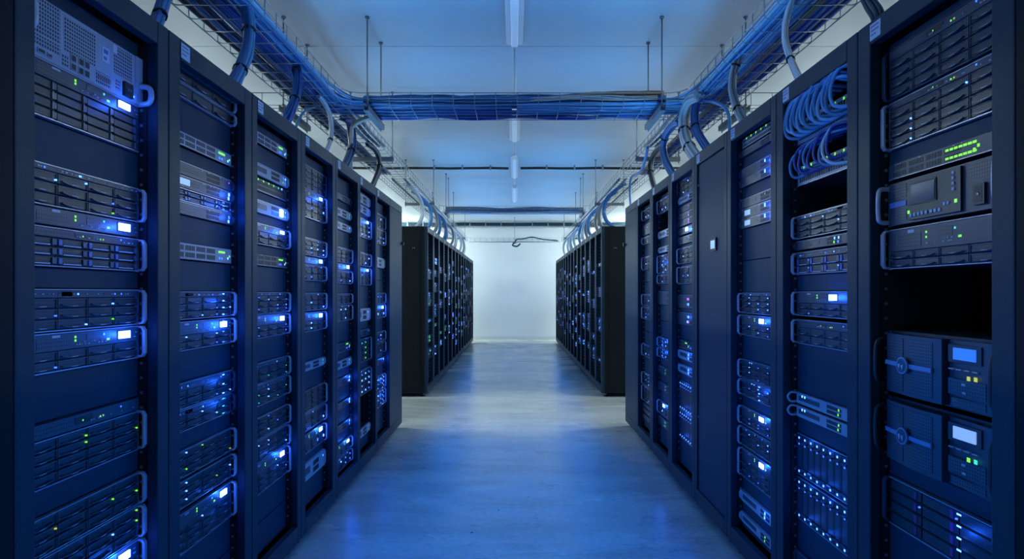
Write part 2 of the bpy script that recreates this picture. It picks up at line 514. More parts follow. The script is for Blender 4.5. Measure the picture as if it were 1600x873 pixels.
def bays(r, x0, x1, z0, z1, rows, cols, style, detail, rnd, ledmix, ledp=0.5):
    cw, rh = (x1 - x0) / cols, (z1 - z0) / rows
    g = 0.0012
    if detail:
        protos = {}
        for i in range(rows):
            for j in range(cols):
                lc = rnd.choice(ledmix) if ledmix and rnd.random() < ledp else None
                key = (lc, rnd.random() < 0.5)
                if key not in protos:
                    b = MB(); bay_mesh(b, g, cw - g, g, rh - g, style, rnd, lc)
                    o = b.build('drive_bay', r)
                    protos[key] = o
                else:
                    o = protos[key].copy(); COL.objects.link(o); o.parent = r
                o.location = (x0 + j * cw, 0, z0 + i * rh)
    else:
        b = MB()
        for i in range(rows):
            for j in range(cols):
                lc = rnd.choice(ledmix) if ledmix and rnd.random() < ledp else None
                xx, zz = x0 + j * cw, z0 + i * rh
                b.box(xx + g, xx + cw - g, -0.011, 0, zz + g, zz + rh - g, 'bay')
                b.box(xx + g, xx + g + 0.002, -0.014, -0.011, zz + g, zz + rh - g, 'bayedge')
                b.box(xx + cw * 0.15, xx + cw * 0.8, -0.015, -0.011, zz + rh * 0.14, zz + rh * 0.34, 'latch')
                if lc:
                    b.box(xx + cw - 0.011, xx + cw - 0.004, -0.015, -0.011, zz + rh * 0.4, zz + rh * 0.65, 'led_' + lc)
        b.build('drive_grille', r)

def marks(mb, x0, x1, z, rnd, n, y=-0.0145, hgt=0.003):
    for _ in range(n):
        x = rnd.uniform(x0, x1); w = rnd.uniform(0.002, 0.008)
        mb.box(x, min(x + w, x1 + 0.008), y, y + 0.0006, z, z + hgt, 'mark')

GLOWS = []
NI = 0.0
def glow(r, x, z, e=1.0):
    GLOWS.append((r.matrix_basis.copy() @ Vector((0, 0, 0)), r.rotation_euler.z, r.location.copy(), x, z, e))

def strip_panel(r, x0, x1, z0, z1, rnd, pattern, lcd=None, face='panel'):
    """control strip: vents, printed marks, small lights, perhaps a display"""
    h = z1 - z0
    b = MB()
    b.box(x0, x1, -0.013, 0, z0 + 0.0006, z1 - 0.0006, face)
    zc = (z0 + z1) / 2
    if pattern == 'ctrl':
        b.box(x0 + 0.012, x0 + 0.03, -0.0136, -0.013, z0 + h * 0.2, z1 - h * 0.18, 'vent')
        b.box(x0 + 0.040, x0 + 0.150, -0.0136, -0.013, z0 + h * 0.14, z1 - h * 0.26, 'vent')
        b.box(x0 + 0.09, x0 + 0.118, -0.0136, -0.013, z1 - h * 0.22, z1 - h * 0.08, 'mark')
        b.box(x0 + 0.215, x0 + 0.275, -0.0136, -0.013, z0 + h * 0.45, z1 - h * 0.15, 'vent')
        marks(b, x0 + 0.165, x0 + 0.30, z0 + h * 0.2, rnd, 9)
        marks(b, x0 + 0.2, x0 + 0.30, z0 + h * 0.34, rnd, 4)
        marks(b, x1 - 0.03, x1 - 0.01, z0 + h * 0.3, rnd, 3)
        marks(b, x1 - 0.03, x1 - 0.01, z0 + h * 0.6, rnd, 3)
    elif pattern == 'thin':
        marks(b, x0 + 0.01, x1 - 0.01, zc - 0.0015, rnd, 16)
        for k in range(3):
            a = rnd.uniform(x0 + 0.02, x1 - 0.09)
            b.box(a, a + 0.05, -0.0136, -0.013, z0 + h * 0.2, z1 - h * 0.2, 'vent')
    elif pattern == 'dark':
        b.box(x0 + 0.01, x0 + 0.16, -0.0136, -0.013, z0 + h * 0.15, z1 - h * 0.15, 'vent')
        b.box(x0 + 0.17, x0 + 0.24, -0.0138, -0.013, z0 + h * 0.3, z1 - h * 0.2, 'black')
        marks(b, x0 + 0.17, x1 - 0.02, z0 + h * 0.3, rnd, 10)
    o = b.build('control_panel', r)
    pts = {'ctrl': [(x0 + 0.172, z0 + h * 0.72, 'g'), (x0 + 0.172, z0 + h * 0.5, 'g'), (x0 + 0.30, z0 + h * 0.36, 'g'), (x0 + 0.306, z0 + h * 0.36, 'g'), (x0 + 0.285, z0 + h * 0.72, 't')],
           'thin': [(x0 + rnd.uniform(0.02, BW - 0.04), zc, c) for c in rnd.choice(('bbw', 'wbb', 'wwb'))],
           'dark': [(x0 + 0.20, zc, 'g'), (x0 + 0.27, zc - h * 0.1, 'g'), (x0 + 0.282, zc - h * 0.08, 'y'), (x0 + 0.36, zc + h * 0.2, 'b')],
           'none': []}[pattern]
    if pts:
        b = MB(); leds(b, pts, 0.0055 if pattern == 'ctrl' else 0.0042, -0.013)
        b.build('indicator_dot', o)
    if lcd:
        b = MB()
        w = 0.050 if lcd == 'lcd' else 0.05
        lx = x1 - 0.098 - max(0.0, NI - 0.018)
        b.box(lx - 0.003, lx + w + 0.003, -0.0145, -0.013, z0 + h * 0.30 - 0.002, z0 + h * 0.80 + 0.002, 'black')
        b.box(lx, lx + w, -0.0185, -0.0145, z0 + h * 0.30, z0 + h * 0.80, lcd)
        b.build('display', o)
        glow(r, lx + w / 2, z0 + h * 0.55)
    return o

def build_unit(kind, h, loc, rz, label, group, detail, o):
    rnd = random.Random(hash((kind, round(h, 3), round(loc[1], 2), round(loc[2], 2))) & 0xffff)
    rnd = random.Random(int(loc[1] * 1000) * 31 + int(loc[2] * 1000) + (7 if loc[0] > 0 else 0))
    names = {'drives': ('storage_server', 'server'), 'lcd': ('control_server', 'server'), 'ctrl': ('controller_unit', 'server'), 'switch': ('network_switch', 'network switch'),
             'pale': ('rack_server', 'server'), 'blade': ('blade_chassis', 'server'), 'bezel': ('bezel_server', 'server'), 'console': ('console_unit', 'console'),
             'silver': ('perforated_server', 'server'), 'patch': ('patch_bay', 'patch panel'), 'small': ('rack_server', 'server')}
    nm, cat = names[kind]
    r = empty(nm, loc, rz, label, cat, group)
    L, R = -BW / 2, BW / 2
    global NI
    NI = o.get('ni', 0.0)     # how far in from the end the lights sit
    ledmix = o.get('leds', 'wb')
    if kind in ('drives', 'lcd'):
        ear = o.get('ear', 'silver')
        chassis(r, h, 'dark', ear='silver' if ear == 'silver' else 'panel')
        edges(r, h, o.get('trim', 'trim'))
        if ear == 'silver':
            grip(r, h, 'silver')
        elif ear == 'dark':
            grip(r, h, 'panel', out=0.026)
        st = o.get('strip', 0.012 if kind == 'drives' else min(0.042, h * 0.42))
        z1 = h - 0.0042
        if st:
            strip_panel(r, L, R, z1 - st, z1, rnd, o.get('pat', 'thin' if kind == 'drives' else 'ctrl'), 'lcd' if kind == 'lcd' else None)
            z1 -= st
        rows = o.get('rows', max(1, round((z1 - 0.004) / 0.0245)))
        bays(r, L, R, 0.0042, z1, rows, o.get('cols', 4), o.get('style', 'latch'), detail, rnd, ledmix, o.get('p', 0.3))
        if 'col' in o:        # a lit column of lights down one side
            b = MB()
            for i in range(rows + 1):
                z = 0.010 + (h - 0.02) * i / rows
                b.box(R - NI - 0.085, R - NI - 0.070, -0.0185, -0.0172, z - 0.002, z + 0.002, 'led_' + o['col'])
            b.build('indicator_dot', r)
            glow(r, R - NI - 0.078, h * 0.6, 0.5)
    elif kind == 'ctrl':
        chassis(r, h, 'dark', ear='panel')
        strip_panel(r, L, R, 0.001, h - 0.001, rnd, o.get('pat', 'ctrl'), o.get('lcd', 'lcd'))
    elif kind == 'switch':
        chassis(r, h, 'dark', ear='panel')
        o2 = o.get('face', 'panel')
        b = MB()
        b.box(L, R, -0.013, 0, 0.001, h - 0.001, o2)
        b.box(L, R, -0.0145, 0, 0.001, 0.003, 'trim')
        nport = 8
        for k in range(4):
            xx = L + 0.02 + k * 0.075
            for q in range(2):
                for j in range(6 if detail else 3):
                    s = 0.011 if detail else 0.022
                    b.box(xx + j * s, xx + j * s + s * 0.72, -0.0136, -0.013, h * (0.14 + q * 0.42), h * (0.44 + q * 0.42), 'black')
        marks(b, L + 0.02, R - 0.02, h * 0.92 - 0.002, rnd, 8, hgt=0.002)
        f = b.build('port_panel', r)
        b = MB()
        c = o.get('green', 'g')
        if o.get('g2'):
            for q in range(2):
                for j in range(7):
                    b.box(L + 0.250 + j * 0.0165, L + 0.262 + j * 0.0165, -0.0145, -0.013, h * (0.22 + 0.46 * q), h * (0.34 + 0.46 * q), 'led_g')
        leds(b, [(R - NI - 0.105 + 0.009 * k, h * 0.72, c) for k in range(0 if o.get('g2') else 6)] + [(R - NI * 0.4 - 0.10 + 0.02 * k, h * 0.3, 'b') for k in range(0 if o.get('g2') else 2)] + [(R - NI - 0.03, h * 0.35, 'w' if not o.get('g2') else c), (R - NI - 0.016, h * 0.5, c)], 0.0075, -0.013)
        b.build('indicator_dot', f)
    elif kind in ('pale', 'small'):
        fm = 'lightface' if kind == 'pale' else 'panel'
        chassis(r, h, 'dark', ear='silver' if kind == 'pale' else 'panel')
        b = MB()
        b.box(L, R, -0.013, 0, 0.001, h - 0.001, fm)
        b.box(L, R, -0.0145, -0.013, h - 0.003, h - 0.001, 'trim')
        b.box(L + 0.02, L + 0.19, -0.0138, -0.013, h * 0.32, h * 0.72, 'vent')
        for q in range(2):
            for j in range(9):
                b.box(R - 0.20 + j * 0.0115, R - 0.191 + j * 0.0115, -0.0138, -0.013, h * (0.16 + 0.38 * q), h * (0.44 + 0.38 * q), 'black')
        marks(b, L + 0.2, R - 0.02, h * 0.8, rnd, 6)
        f = b.build('faceplate', r)
        if o.get('loop'):
            for sgn in (-1,):
                b = MB()
                b.tube(smooth([(sgn * 0.232, -0.004, 0.006), (sgn * 0.234, -0.03, 0.004), (sgn * 0.235, -0.042, h / 2), (sgn * 0.234, -0.03, h - 0.004), (sgn * 0.232, -0.004, h - 0.006)], 6), 0.0045, 'silver', 8)
                b.build('handle', r)
            for sgn in (1,):
                grip(r, h, 'silver', out=0.02, sides=(1,))
        else:
            grip(r, h, 'silver' if kind == 'pale' else 'panel', out=0.02)
        b = MB()
        ll = o.get('ll', 'wbg')
        pts = []
        for k, c in enumerate(ll):
            pts.append((R - NI - 0.02 - 0.028 * (k // 2) - (0.004 if k % 2 else 0), h * (0.68 if k % 2 == 0 else 0.3), c))
        if o.get('ledl'):
            pts += [(L + 0.05 + 0.022 * k, h * 0.72, 'w') for k in range(2)]
        leds(b, pts, o.get('ls', 0.008), -0.013)
        if o.get('ls', 0.008) > 0.0105 and pts and pts[0][2] in 'wb': glow(r, pts[0][0], pts[0][1], 0.6)
        b.build('indicator_dot', f)
        if o.get('lcd'):
            b = MB(); b.box(R - NI - 0.10, R - NI - 0.06, -0.0185, -0.013, h * 0.2, h * 0.8, o['lcd']); b.build('display', f); glow(r, R - 0.08, h / 2)
        if o.get('lcdl'):
            b = MB(); b.box(L + 0.05, L + 0.12, -0.0160, -0.013, h * 0.25, h * 0.75, 'lcd_pale'); b.build('display', f)
    elif kind == 'blade':
        chassis(r, h, 'dark', ear='panel')
        edges(r, h, 'trim', 0.003, -0.010)
        n = 9
        cw = BW / n
        proto = None
        for k in range(n):
            if proto is None:
                b = MB()
                b.box(0.002, cw - 0.002, -0.012, 0, 0.006, h - 0.006, 'dark')
                b.box(0.010, cw - 0.010, -0.0126, -0.012, 0.036, h - 0.045, 'vent')
                b.box(0.008, cw - 0.008, -0.020, -0.012, h - 0.034, h - 0.028, 'latch')
                b.box(0.008, cw - 0.008, -0.020, -0.012, 0.028, 0.033, 'latch')
                proto = o1 = b.build('blade', r)
                b = MB()
                leds(b, [(cw * 0.42, h - 0.017, 'w'), (cw * 0.42, h - 0.040, 'b'), (cw * 0.42, 0.016, 'w')], 0.0070, -0.012)
                p2 = b.build('indicator_dot', o1)
                KIDS[o1.name] = [p2]
                o1.location = (L, 0, 0)
                for gx in (-0.15, 0, 0.15):
                    glow(r, gx, h - 0.02, 0.2); glow(r, gx, 0.02, 0.2)
            else:
                dup(proto, r, (L + k * cw, 0, 0))
    elif kind == 'bezel':
        chassis(r, h, 'dark', ear='panel')
        b = MB()     # bowed grille on the left, two fields with a post between
        n = 8
        xg0, xg1 = L + 0.004, L + 0.262
        def bow(x):
            t = (x - xg0) / (xg1 - xg0)
            return -0.022 - 0.014 * math.sin(math.pi * min(1, max(0, t)) * 0.75)
        poly = [(xg0, -0.001)] + [(xg0 + (xg1 - xg0) * j / n, bow(xg0 + (xg1 - xg0) * j / n)) for j in range(n + 1)] + [(xg1, -0.001)]
        b.prism(poly, 0.008, h - 0.008, 'panel', 'z')
        g = b.build('bezel', r)
        for xa, xb in ((xg0 + 0.008, xg0 + 0.098), (xg0 + 0.126, xg0 + 0.226)):
            b = MB()
            seg = 5
            pl = [(xa + (xb - xa) * j / seg, bow(xa + (xb - xa) * j / seg) - 0.0014) for j in range(seg + 1)]
            pl2 = [(x, yy + 0.0012) for x, yy in pl]
            b.prism(pl + pl2[::-1], 0.018, h - 0.018, 'grille', 'z')
            b.build('grille', g)
        b = MB()
        seg = 8
        pl = [(xg0 + 0.002 + 0.226 * j / seg, bow(xg0 + 0.002 + 0.226 * j / seg) - 0.0062) for j in range(seg + 1)]
        b.prism(pl + [(x, yy + 0.0044) for x, yy in pl][::-1], h * 0.5 - 0.006, h * 0.5 + 0.006, 'crossbar', 'z')
        b.build('cross_bar', g)
        xe = xg0 + 0.112
        ye = bow(xe) - 0.0075
        b = MB()
        b.cyl(xe, ye, ye - 0.006, h * 0.5, 0.0235, 'crossbar', 24)
        b.cyl(xe, ye - 0.006, ye - 0.007, h * 0.5, 0.0195, 'latch', 24)
        for dx, dz in ((-0.008, -0.004), (0.006, -0.006)):
            b.prism([(xe + dx - 0.006, h * 0.5 + dz + 0.007), (xe + dx + 0.005, h * 0.5 + dz + 0.009), (xe + dx + 0.001, h * 0.5 + dz - 0.007)], ye - 0.0085, ye - 0.007, 'mark', 'y')
        b.build('emblem', g)
        b = MB()     # control side
        b.prism([(xg1 + 0.004, -0.001), (xg1 + 0.004, -0.014), (R - 0.03, -0.024), (R - 0.008, -0.020), (R - 0.002, -0.001)], 0.008, h - 0.008, 'panel', 'z')
        yk = -0.0225
        x0 = xg1 + 0.02
        b.box(x0 - 0.004, x0 + 0.112, yk - 0.0035, yk + 0.006, h * 0.66, h * 0.90, 'dark')
        for k in range(4):
            b.box(x0 + k * 0.028, x0 + k * 0.028 + 0.018, yk - 0.006, yk + 0.006, h * 0.56, h * 0.575, 'mark')
        b.box(x0 - 0.006, x0 + 0.125, yk - 0.0022, yk + 0.008, h * 0.22, h * 0.44, 'grille')
        b.box(x0 + 0.006, x0 + 0.125, yk - 0.0022, yk + 0.008, 0.014, h * 0.18, 'grille')
        b.box(x0 + 0.045, x0 + 0.058, yk - 0.004, yk + 0.006, h * 0.36, h * 0.39, 'mark')
        b.box(x0 + 0.047, x0 + 0.060, yk - 0.004, yk + 0.006, h * 0.25, h * 0.28, 'mark')
        cp = b.build('control_panel', r)
        b = MB(); b.box(x0 + 0.018, x0 + 0.096, yk - 0.0065, yk - 0.0035, h * 0.70, h * 0.86, o['lcd']); b.build('display', cp)
        b = MB()
        leds(b, [(x0 + 0.070, h * 0.47, o.get('l1', 'y')), (x0 + 0.094, h * 0.475, o.get('l2', 'y'))], 0.0105, yk - 0.0035)
        b.build('indicator_dot', cp)
        # black bow handles
        for sgn in (-1, 1):
            b = MB()
            x = sgn * 0.2325
            b.tube(smooth([(x, -0.004, h * 0.88), (x, -0.036, h * 0.84), (x, -0.046, h * 0.7), (x, -0.046, h * 0.3), (x, -0.036, h * 0.16), (x, -0.004, h * 0.12)], 6), 0.0072, 'black', 8)
            b.build('handle', r)
    elif kind == 'console':
        chassis(r, h, 'dark', ear='silver')
        b = MB()
        b.box(L, R, -0.013, 0, 0.001, h - 0.001, 'panel')
        b.box(L + 0.006, L + 0.085, -0.0138, -0.013, h * 0.60, h * 0.92, 'grille')
        b.box(L + 0.006, L + 0.085, -0.0150, -0.013, h * 0.42, h * 0.54, 'bluepl')
        b.box(L + 0.006, L + 0.085, -0.0138, -0.013, h * 0.10, h * 0.36, 'grille')
        b.box(R - 0.118, R - 0.012, -0.0138, -0.013, h * 0.60, h * 0.94, 'grille')
        f = b.build('faceplate', r)
        b = MB()
        b.box(L + 0.10, R - 0.130, -0.020, -0.013, h * 0.06, h * 0.95, 'dark')
        b.box(L + 0.115, L + 0.225, -0.0222, -0.020, h * 0.38, h * 0.86, 'black')
        c = b.build('keypad', f)
        b = MB(); b.box(L + 0.120, L + 0.220, -0.0235, -0.0222, h * 0.42, h * 0.82, 'glass'); b.build('screen', c)
        kb = None
        for k in range(8):
            b = MB(); xx = L + 0.112 + k * 0.0165 + (0.004 if k > 4 else 0)
            b.box(xx, xx + 0.010, -0.0225, -0.020, h * 0.13, h * 0.20, 'mark'); b.build('button', c)
        for k in range(4):
            b = MB(); zz = h * (0.50 + 0.11 * k)
            b.box(L + 0.285, L + 0.294, -0.0225, -0.020, zz, zz + h * 0.06, 'mark'); b.build('button', c)
        for k in range(2):
            b = MB(); xx = L + 0.252 + k * 0.014
            b.box(xx, xx + 0.009, -0.0225, -0.020, h * 0.24, h * 0.30, 'mark'); b.build('button', c)
        b = MB(); leds(b, [(L + 0.106, h * 0.24, 'g'), (L + 0.298, h * 0.28, 'g')], 0.009, -0.020); b.build('indicator_dot', c)
        b = MB()
        b.box(R - 0.090, R - 0.050, -0.020, -0.013, h * 0.12, h * 0.52, 'dark')
        b.box(R - 0.084, R - 0.056, -0.0206, -0.020, h * 0.16, h * 0.48, 'black')
        b.box(R - 0.072, R - 0.066, -0.022, -0.0206, h * 0.30, h * 0.34, 'nut')
        b.build('power_socket', f)
        for sgn in (-1, 1):
            b = MB(); x = sgn * 0.232
            b.tube(smooth([(x, -0.004, h * 0.90), (x, -0.034, h * 0.88), (x, -0.040, h * 0.7), (x, -0.040, h * 0.3), (x, -0.034, h * 0.12), (x, -0.004, h * 0.10)], 6), 0.0068, 'silver', 8)
            b.build('handle', r)
    elif kind == 'silver':
        chassis(r, h, 'steel', ear='steel')
        b = MB()
        b.box(L, R, -0.010, 0, 0.001, h - 0.001, 'steel')
        for (a, c, e, g) in ((0.003, 0.122, 0.40, 0.97), (0.020, 0.122, 0.20, 0.36), (0.003, 0.032, 0.08, 0.20), (0.135, 0.255, 0.34, 0.93),
                             (0.128, 0.150, 0.06, 0.26), (0.258, 0.318, 0.06, 0.18), (0.258, 0.318, 0.20, 0.28), (0.334, 0.418, 0.42, 0.95), (0.342, 0.362, 0.10, 0.30)):
            b.box(L + a, L + c, -0.0106, -0.010, h * e, h * g, 'steelperf')
        b.box(L + 0.262, L + 0.318, -0.0109, -0.010, h * 0.182, h * 0.198, 'redpl')
        f = b.build('faceplate', r)
        for (a, c, e, g, mk) in ((0.158, 0.178, 0.05, 0.18, 'black'), (0.158, 0.178, 0.20, 0.33, 'black'), (0.186, 0.206, 0.04, 0.18, 'black'), (0.186, 0.206, 0.20, 0.34, 'black'),
                                 (0.209, 0.229, 0.04, 0.18, 'black'), (0.209, 0.229, 0.20, 0.34, 'black'), (0.046, 0.070, 0.07, 0.15, 'black'), (0.078, 0.094, 0.07, 0.14, 'redpl')):
            b = MB(); b.box(L + a, L + c, -0.0125, -0.010, h * e, h * g, 'silver'); b.box(L + a + 0.002, L + c - 0.002, -0.0129, -0.0125, h * e + 0.002, h * g - 0.002, mk)
            b.build('port', f)
        b = MB()
        b.box(L + 0.282, L + 0.312, -0.0112, -0.010, h * 0.52, h * 0.80, 'sticker')
        b.box(L + 0.288, L + 0.306, -0.0116, -0.0112, h * 0.68, h * 0.76, 'bluepl'); b.box(L + 0.288, L + 0.300, -0.0116, -0.0112, h * 0.56, h * 0.62, 'ink')
        b.build('sticker', f)
        b = MB(); b.box(L + 0.328, L + 0.346, -0.0112, -0.010, h * 0.80, h * 1.0 - 0.006, 'sticker'); b.build('sticker', f)
        b = MB()
        b.box(L + 0.372, L + 0.412, -0.018, -0.010, h * 0.06, h * 0.34, 'black')
        b.box(L + 0.378, L + 0.406, -0.0184, -0.018, h * 0.10, h * 0.30, 'inner')
        for dx in (0.385, 0.396): b.box(L + dx, L + dx + 0.002, -0.021, -0.0184, h * 0.17, h * 0.22, 'nut')
        b.build('power_socket', f)
        b = MB(); leds(b, [(L + 0.425, h * 0.14, 'w')], 0.005, -0.010); b.build('indicator_dot', f)
        b = MB(); b.box(L + 0.430, 0.2410, -0.0150, -0.0036, 0.002, h - 0.002, 'steel'); b.build('end_bracket', r)
        for sgn, za, zb in ((-1, 0.30, 0.78), (1, 0.03, 0.42)):
            b = MB(); x = sgn * 0.232
            b.tube(smooth([(x, -0.004, h * za), (x, -0.036, h * (za + 0.03)), (x, -0.045, h * (za + 0.12)), (x, -0.045, h * (zb - 0.12)), (x, -0.036, h * (zb - 0.03)), (x, -0.004, h * zb)], 6), 0.0082, 'silver', 10)
            b.build('handle', r)
    elif kind == 'patch':
        chassis(r, h, 'dark', ear='panel', depth=0.3)
        b = MB(); b.box(L, R, -0.006, 0, 0.001, h - 0.001, o.get('face', 'panel'))
        b.box(L, R, -0.010, 0, 0.001, 0.004, 'trim')
        for q in range(2):
            for j in range(24):
                x = L + 0.012 + j * 0.0176
                b.box(x, x + 0.012, -0.0068, -0.006, h * (0.18 + q * 0.4), h * (0.44 + q * 0.4), 'black')
        f = b.build('port_panel', r)
        b = MB(); leds(b, [(L + 0.05 + 0.06 * k, h * 0.88, rnd.choice('gtg')) for k in range(6)] + [(R - 0.05, h * 0.9, 'w')], 0.009, -0.006)
        b.build('indicator_dot', f)
    return r

# pixel measures of every unit: (kind, top y, bottom y, short description, options), read at the stated x of the photograph
D = 'drives'
LEFT = [
 (222, [('silver', 97, 171, 'silver perforated chassis with sockets', {}),
        ('lcd', 172, 243, 'dark drive server with lit display', {'ear': 'none', 'pat': 'ctrl', 'style': 'plain', 'rows': 4, 'strip': 0.036, 'leds': ''}),
        (D, 298, 350, 'silver-handled drive server', {'rows': 3, 'leds': 'wbg'}), ('ctrl', 351, 373.5, 'slim controller with lit display', {}),
        (D, 375, 425, 'silver-handled server with blue-tabbed drives', {'rows': 3, 'style': 'sled', 'strip': 0.020, 'pat': 'dark', 'leds': ''}),
        (D, 452, 506, 'blue-lit drive server', {'rows': 3, 'leds': 'wbg', 'strip': 0.018}), ('lcd', 507, 557, 'drive server with lit display', {'rows': 2}),
        ('ctrl', 617, 636.5, 'slim dark control strip', {'pat': 'dark', 'lcd': None}), (D, 637, 697, 'tall drive server with green specks', {'rows': 4, 'strip': 0, 'leds': 'g', 'p': .15}),
        (D, 731, 780, 'silver-handled drive server', {'rows': 3, 'strip': 0, 'leds': 'gy'}), (D, 781, 832, 'silver-handled drive server', {'rows': 3, 'strip': 0, 'leds': 'gw'}),
        ('lcd', 833, 890, 'drive server with lit display', {'rows': 2})]),
 (364, [(D, 162, 182, 'slim perforated silver-eared server', {'rows': 1, 'strip': 0, 'leds': '', 'cols': 3}), (D, 182.5, 202, 'slim perforated silver-eared server', {'rows': 1, 'strip': 0, 'leds': '', 'cols': 3}),
        ('switch', 246, 264.5, 'network switch with green lights', {'face': 'lightface'}),
        ('small', 285, 302, 'slim dark server', {'ll': 'p', 'ls': .005}), ('small', 303, 319, 'slim server with pale display', {'ll': 'ww', 'lcdl': 1, 'ls': .012}),
        (D, 319.5, 337, 'slim drive server', {'rows': 2, 'strip': 0, 'ear': 'none', 'col': 'b', 'style': 'sled'}), ('small', 337.5, 354, 'slim server with blue light', {'ll': 'kw'.replace('k', 'b'), 'ls': .011}),
        ('switch', 391, 413, 'network switch with pale port strip', {'face': 'lightface'}),
        (D, 455, 493, 'drive server with column of lights', {'rows': 3, 'col': 'w', 'leds': 'wb', 'strip': .016}), ('lcd', 495, 534, 'drive server with lit display', {'rows': 2, 'col': 'b'}),
        (D, 575, 610, 'drive server with blue lights', {'rows': 2, 'col': 'w', 'ear': 'dark', 'strip': .024}), (D, 610.5, 640, 'drive server with teal light', {'rows': 2, 'col': 't', 'ear': 'dark', 'strip': .018}),
        (D, 664, 700, 'drive server with silver handles', {'rows': 3, 'strip': 0, 'leds': 'wgy'}), (D, 704, 740, 'drive server with silver handles', {'rows': 3, 'strip': 0, 'leds': 'wy'}),
        ('lcd', 746, 800, 'tall drive server with lit display', {'rows': 3, 'leds': 'gw'})]),
 (452, [('switch', 238, 254, 'network switch with green lights', {'face': 'lightface'}), ('pale', 280, 297, 'pale slim server', {'ll': 'wbbg'}), ('patch', 300, 318, 'dark port panel', {}),
        ('pale', 330, 348, 'pale slim server with lit display', {'ll': 'gg', 'lcd': 'lcd'}), ('lcd', 362, 391, 'blue-framed server with lit display', {'rows': 2, 'strip': .03}),
        ('switch', 404, 420, 'network switch with green lights', {}),
        (D, 456, 487, 'drive server with small blue lights', {'rows': 3, 'leds': 'wb', 'p': .5}), ('lcd', 488, 520, 'drive server with lit display', {'rows': 2}),
        (D, 553, 582, 'drive server with teal light', {'rows': 2, 'leds': 'tw', 'strip': .02}), (D, 582.5, 612, 'drive server with teal light', {'rows': 2, 'leds': 'tw', 'strip': .02}),
        (D, 627, 657, 'drive server with blue handles', {'rows': 3, 'strip': 0}), (D, 658, 689, 'drive server with blue handles', {'rows': 3, 'strip': 0}), ('lcd', 690, 732, 'tall drive server with lit display', {'rows': 3})]),
 (508, [(D, 277, 311, 'unlit perforated drive server', {'rows': 4, 'leds': '', 'strip': 0, 'ear': 'dark'}), ('lcd', 312, 351, 'tall drive server with lit display', {'rows': 3, 'strip': .03}),
        (D, 379, 404, 'drive server', {'rows': 3}), ('ctrl', 405.5, 416, 'slim controller with lit display', {}), (D, 416.5, 440, 'drive server', {'rows': 2, 'style': 'sled'}),
        (D, 457, 483, 'drive server', {'rows': 3}), ('lcd', 485, 513, 'drive server with lit display', {'rows': 2}),
        ('pale', 555, 568, 'slim pale server with green light', {'ll': 'gt'}), (D, 595, 626, 'tall dark drive server', {'rows': 4, 'leds': '', 'strip': 0}), (D, 627, 652, 'dark drive server', {'rows': 2, 'leds': 'w', 'strip': .012}),
        ('lcd', 656, 684, 'drive server with lit display', {'rows': 1}), ('pale', 697, 722, 'pale server with dark vents', {'ll': 'w'})]),
 (549, [('small', 314, 323, 'slim unlit server', {'ll': ''}), ('pale', 335, 347, 'slim pale server with green light', {'ll': 'gg'}), ('pale', 355, 366, 'slim pale server', {'ll': 'w'}),
        (D, 391, 413, 'drive server', {'rows': 3}), ('ctrl', 414, 424, 'slim controller with lit display', {}), (D, 424.5, 444, 'drive server', {'rows': 2}),
        (D, 458, 474, 'dark drive server', {'rows': 2, 'leds': ''}), (D, 475, 499, 'dark drive server with pale specks', {'rows': 3, 'leds': 'w', 'p': .5}),
        ('switch', 530, 544, 'network switch', {}), ('pale', 555, 568, 'slim pale server with green light', {'ll': 'gt'}), ('small', 581, 594, 'slim server with blue lights', {'ll': 'wwbb', 'ls': .013}),
        ('small', 616, 626, 'slim server with blue lights', {'ll': 'wwb', 'ls': .014}), ('small', 648, 660, 'slim server with blue light', {'ll': 'wb', 'ls': .013}),
        ('lcd', 676, 694, 'drive server with lit display', {'rows': 1}), (D, 695.5, 715, 'drive server', {'rows': 2})]),
 (579, [('pale', 313, 327, 'slim teal-lit server', {'ll': 'tt'}), ('pale', 329, 341, 'slim pale server', {'ll': 'b'}), ('lcd', 348, 376, 'drive server with lit display', {'rows': 3, 'strip': .03}),
        (D, 398, 418, 'drive server', {'rows': 2}), ('lcd', 420, 446, 'drive server with lit display', {'rows': 2, 'strip': .03}), ('pale', 480, 499, 'pale blue-lit server', {'ll': 'bbw'}),
        ('small', 511, 522, 'slim dark server', {'ll': 'b'}), (D, 524, 559, 'tall green-specked server', {'rows': 4, 'leds': 'gt', 'p': .4}), (D, 570, 607, 'tall drive server with blue lights', {'rows': 4, 'leds': 'wb', 'p': .7}),
        ('pale', 655, 668, 'slim yellow-green lit server', {'ll': 'yg'})]),
 (601, [(D, 340, 361, 'drive server with blue light', {'rows': 2, 'leds': 'wb'}), (D, 362, 385, 'drive server with blue light', {'rows': 3, 'leds': 'wb', 'p': .5}), ('pale', 405, 420, 'slim green-lit server', {'ll': 'gt'}),
        (D, 457, 474, 'drive server', {'rows': 2}), ('lcd', 475, 495, 'drive server with lit display', {'rows': 1}), (D, 515, 530, 'drive server', {'rows': 2}), (D, 531, 548, 'drive server', {'rows': 2}),
        ('small', 555, 565, 'slim server with blue light', {'ll': 'w', 'ls': .014}), (D, 580, 602, 'drive server with bright lights', {'rows': 3, 'leds': 'wb', 'p': .8, 'col': 'w'}), (D, 603, 627, 'drive server with bright lights', {'rows': 3, 'leds': 'wb', 'p': .8, 'col': 'w'})]),
]
LHOLE = [[], [], [], [], [], [(607, 655)], []]
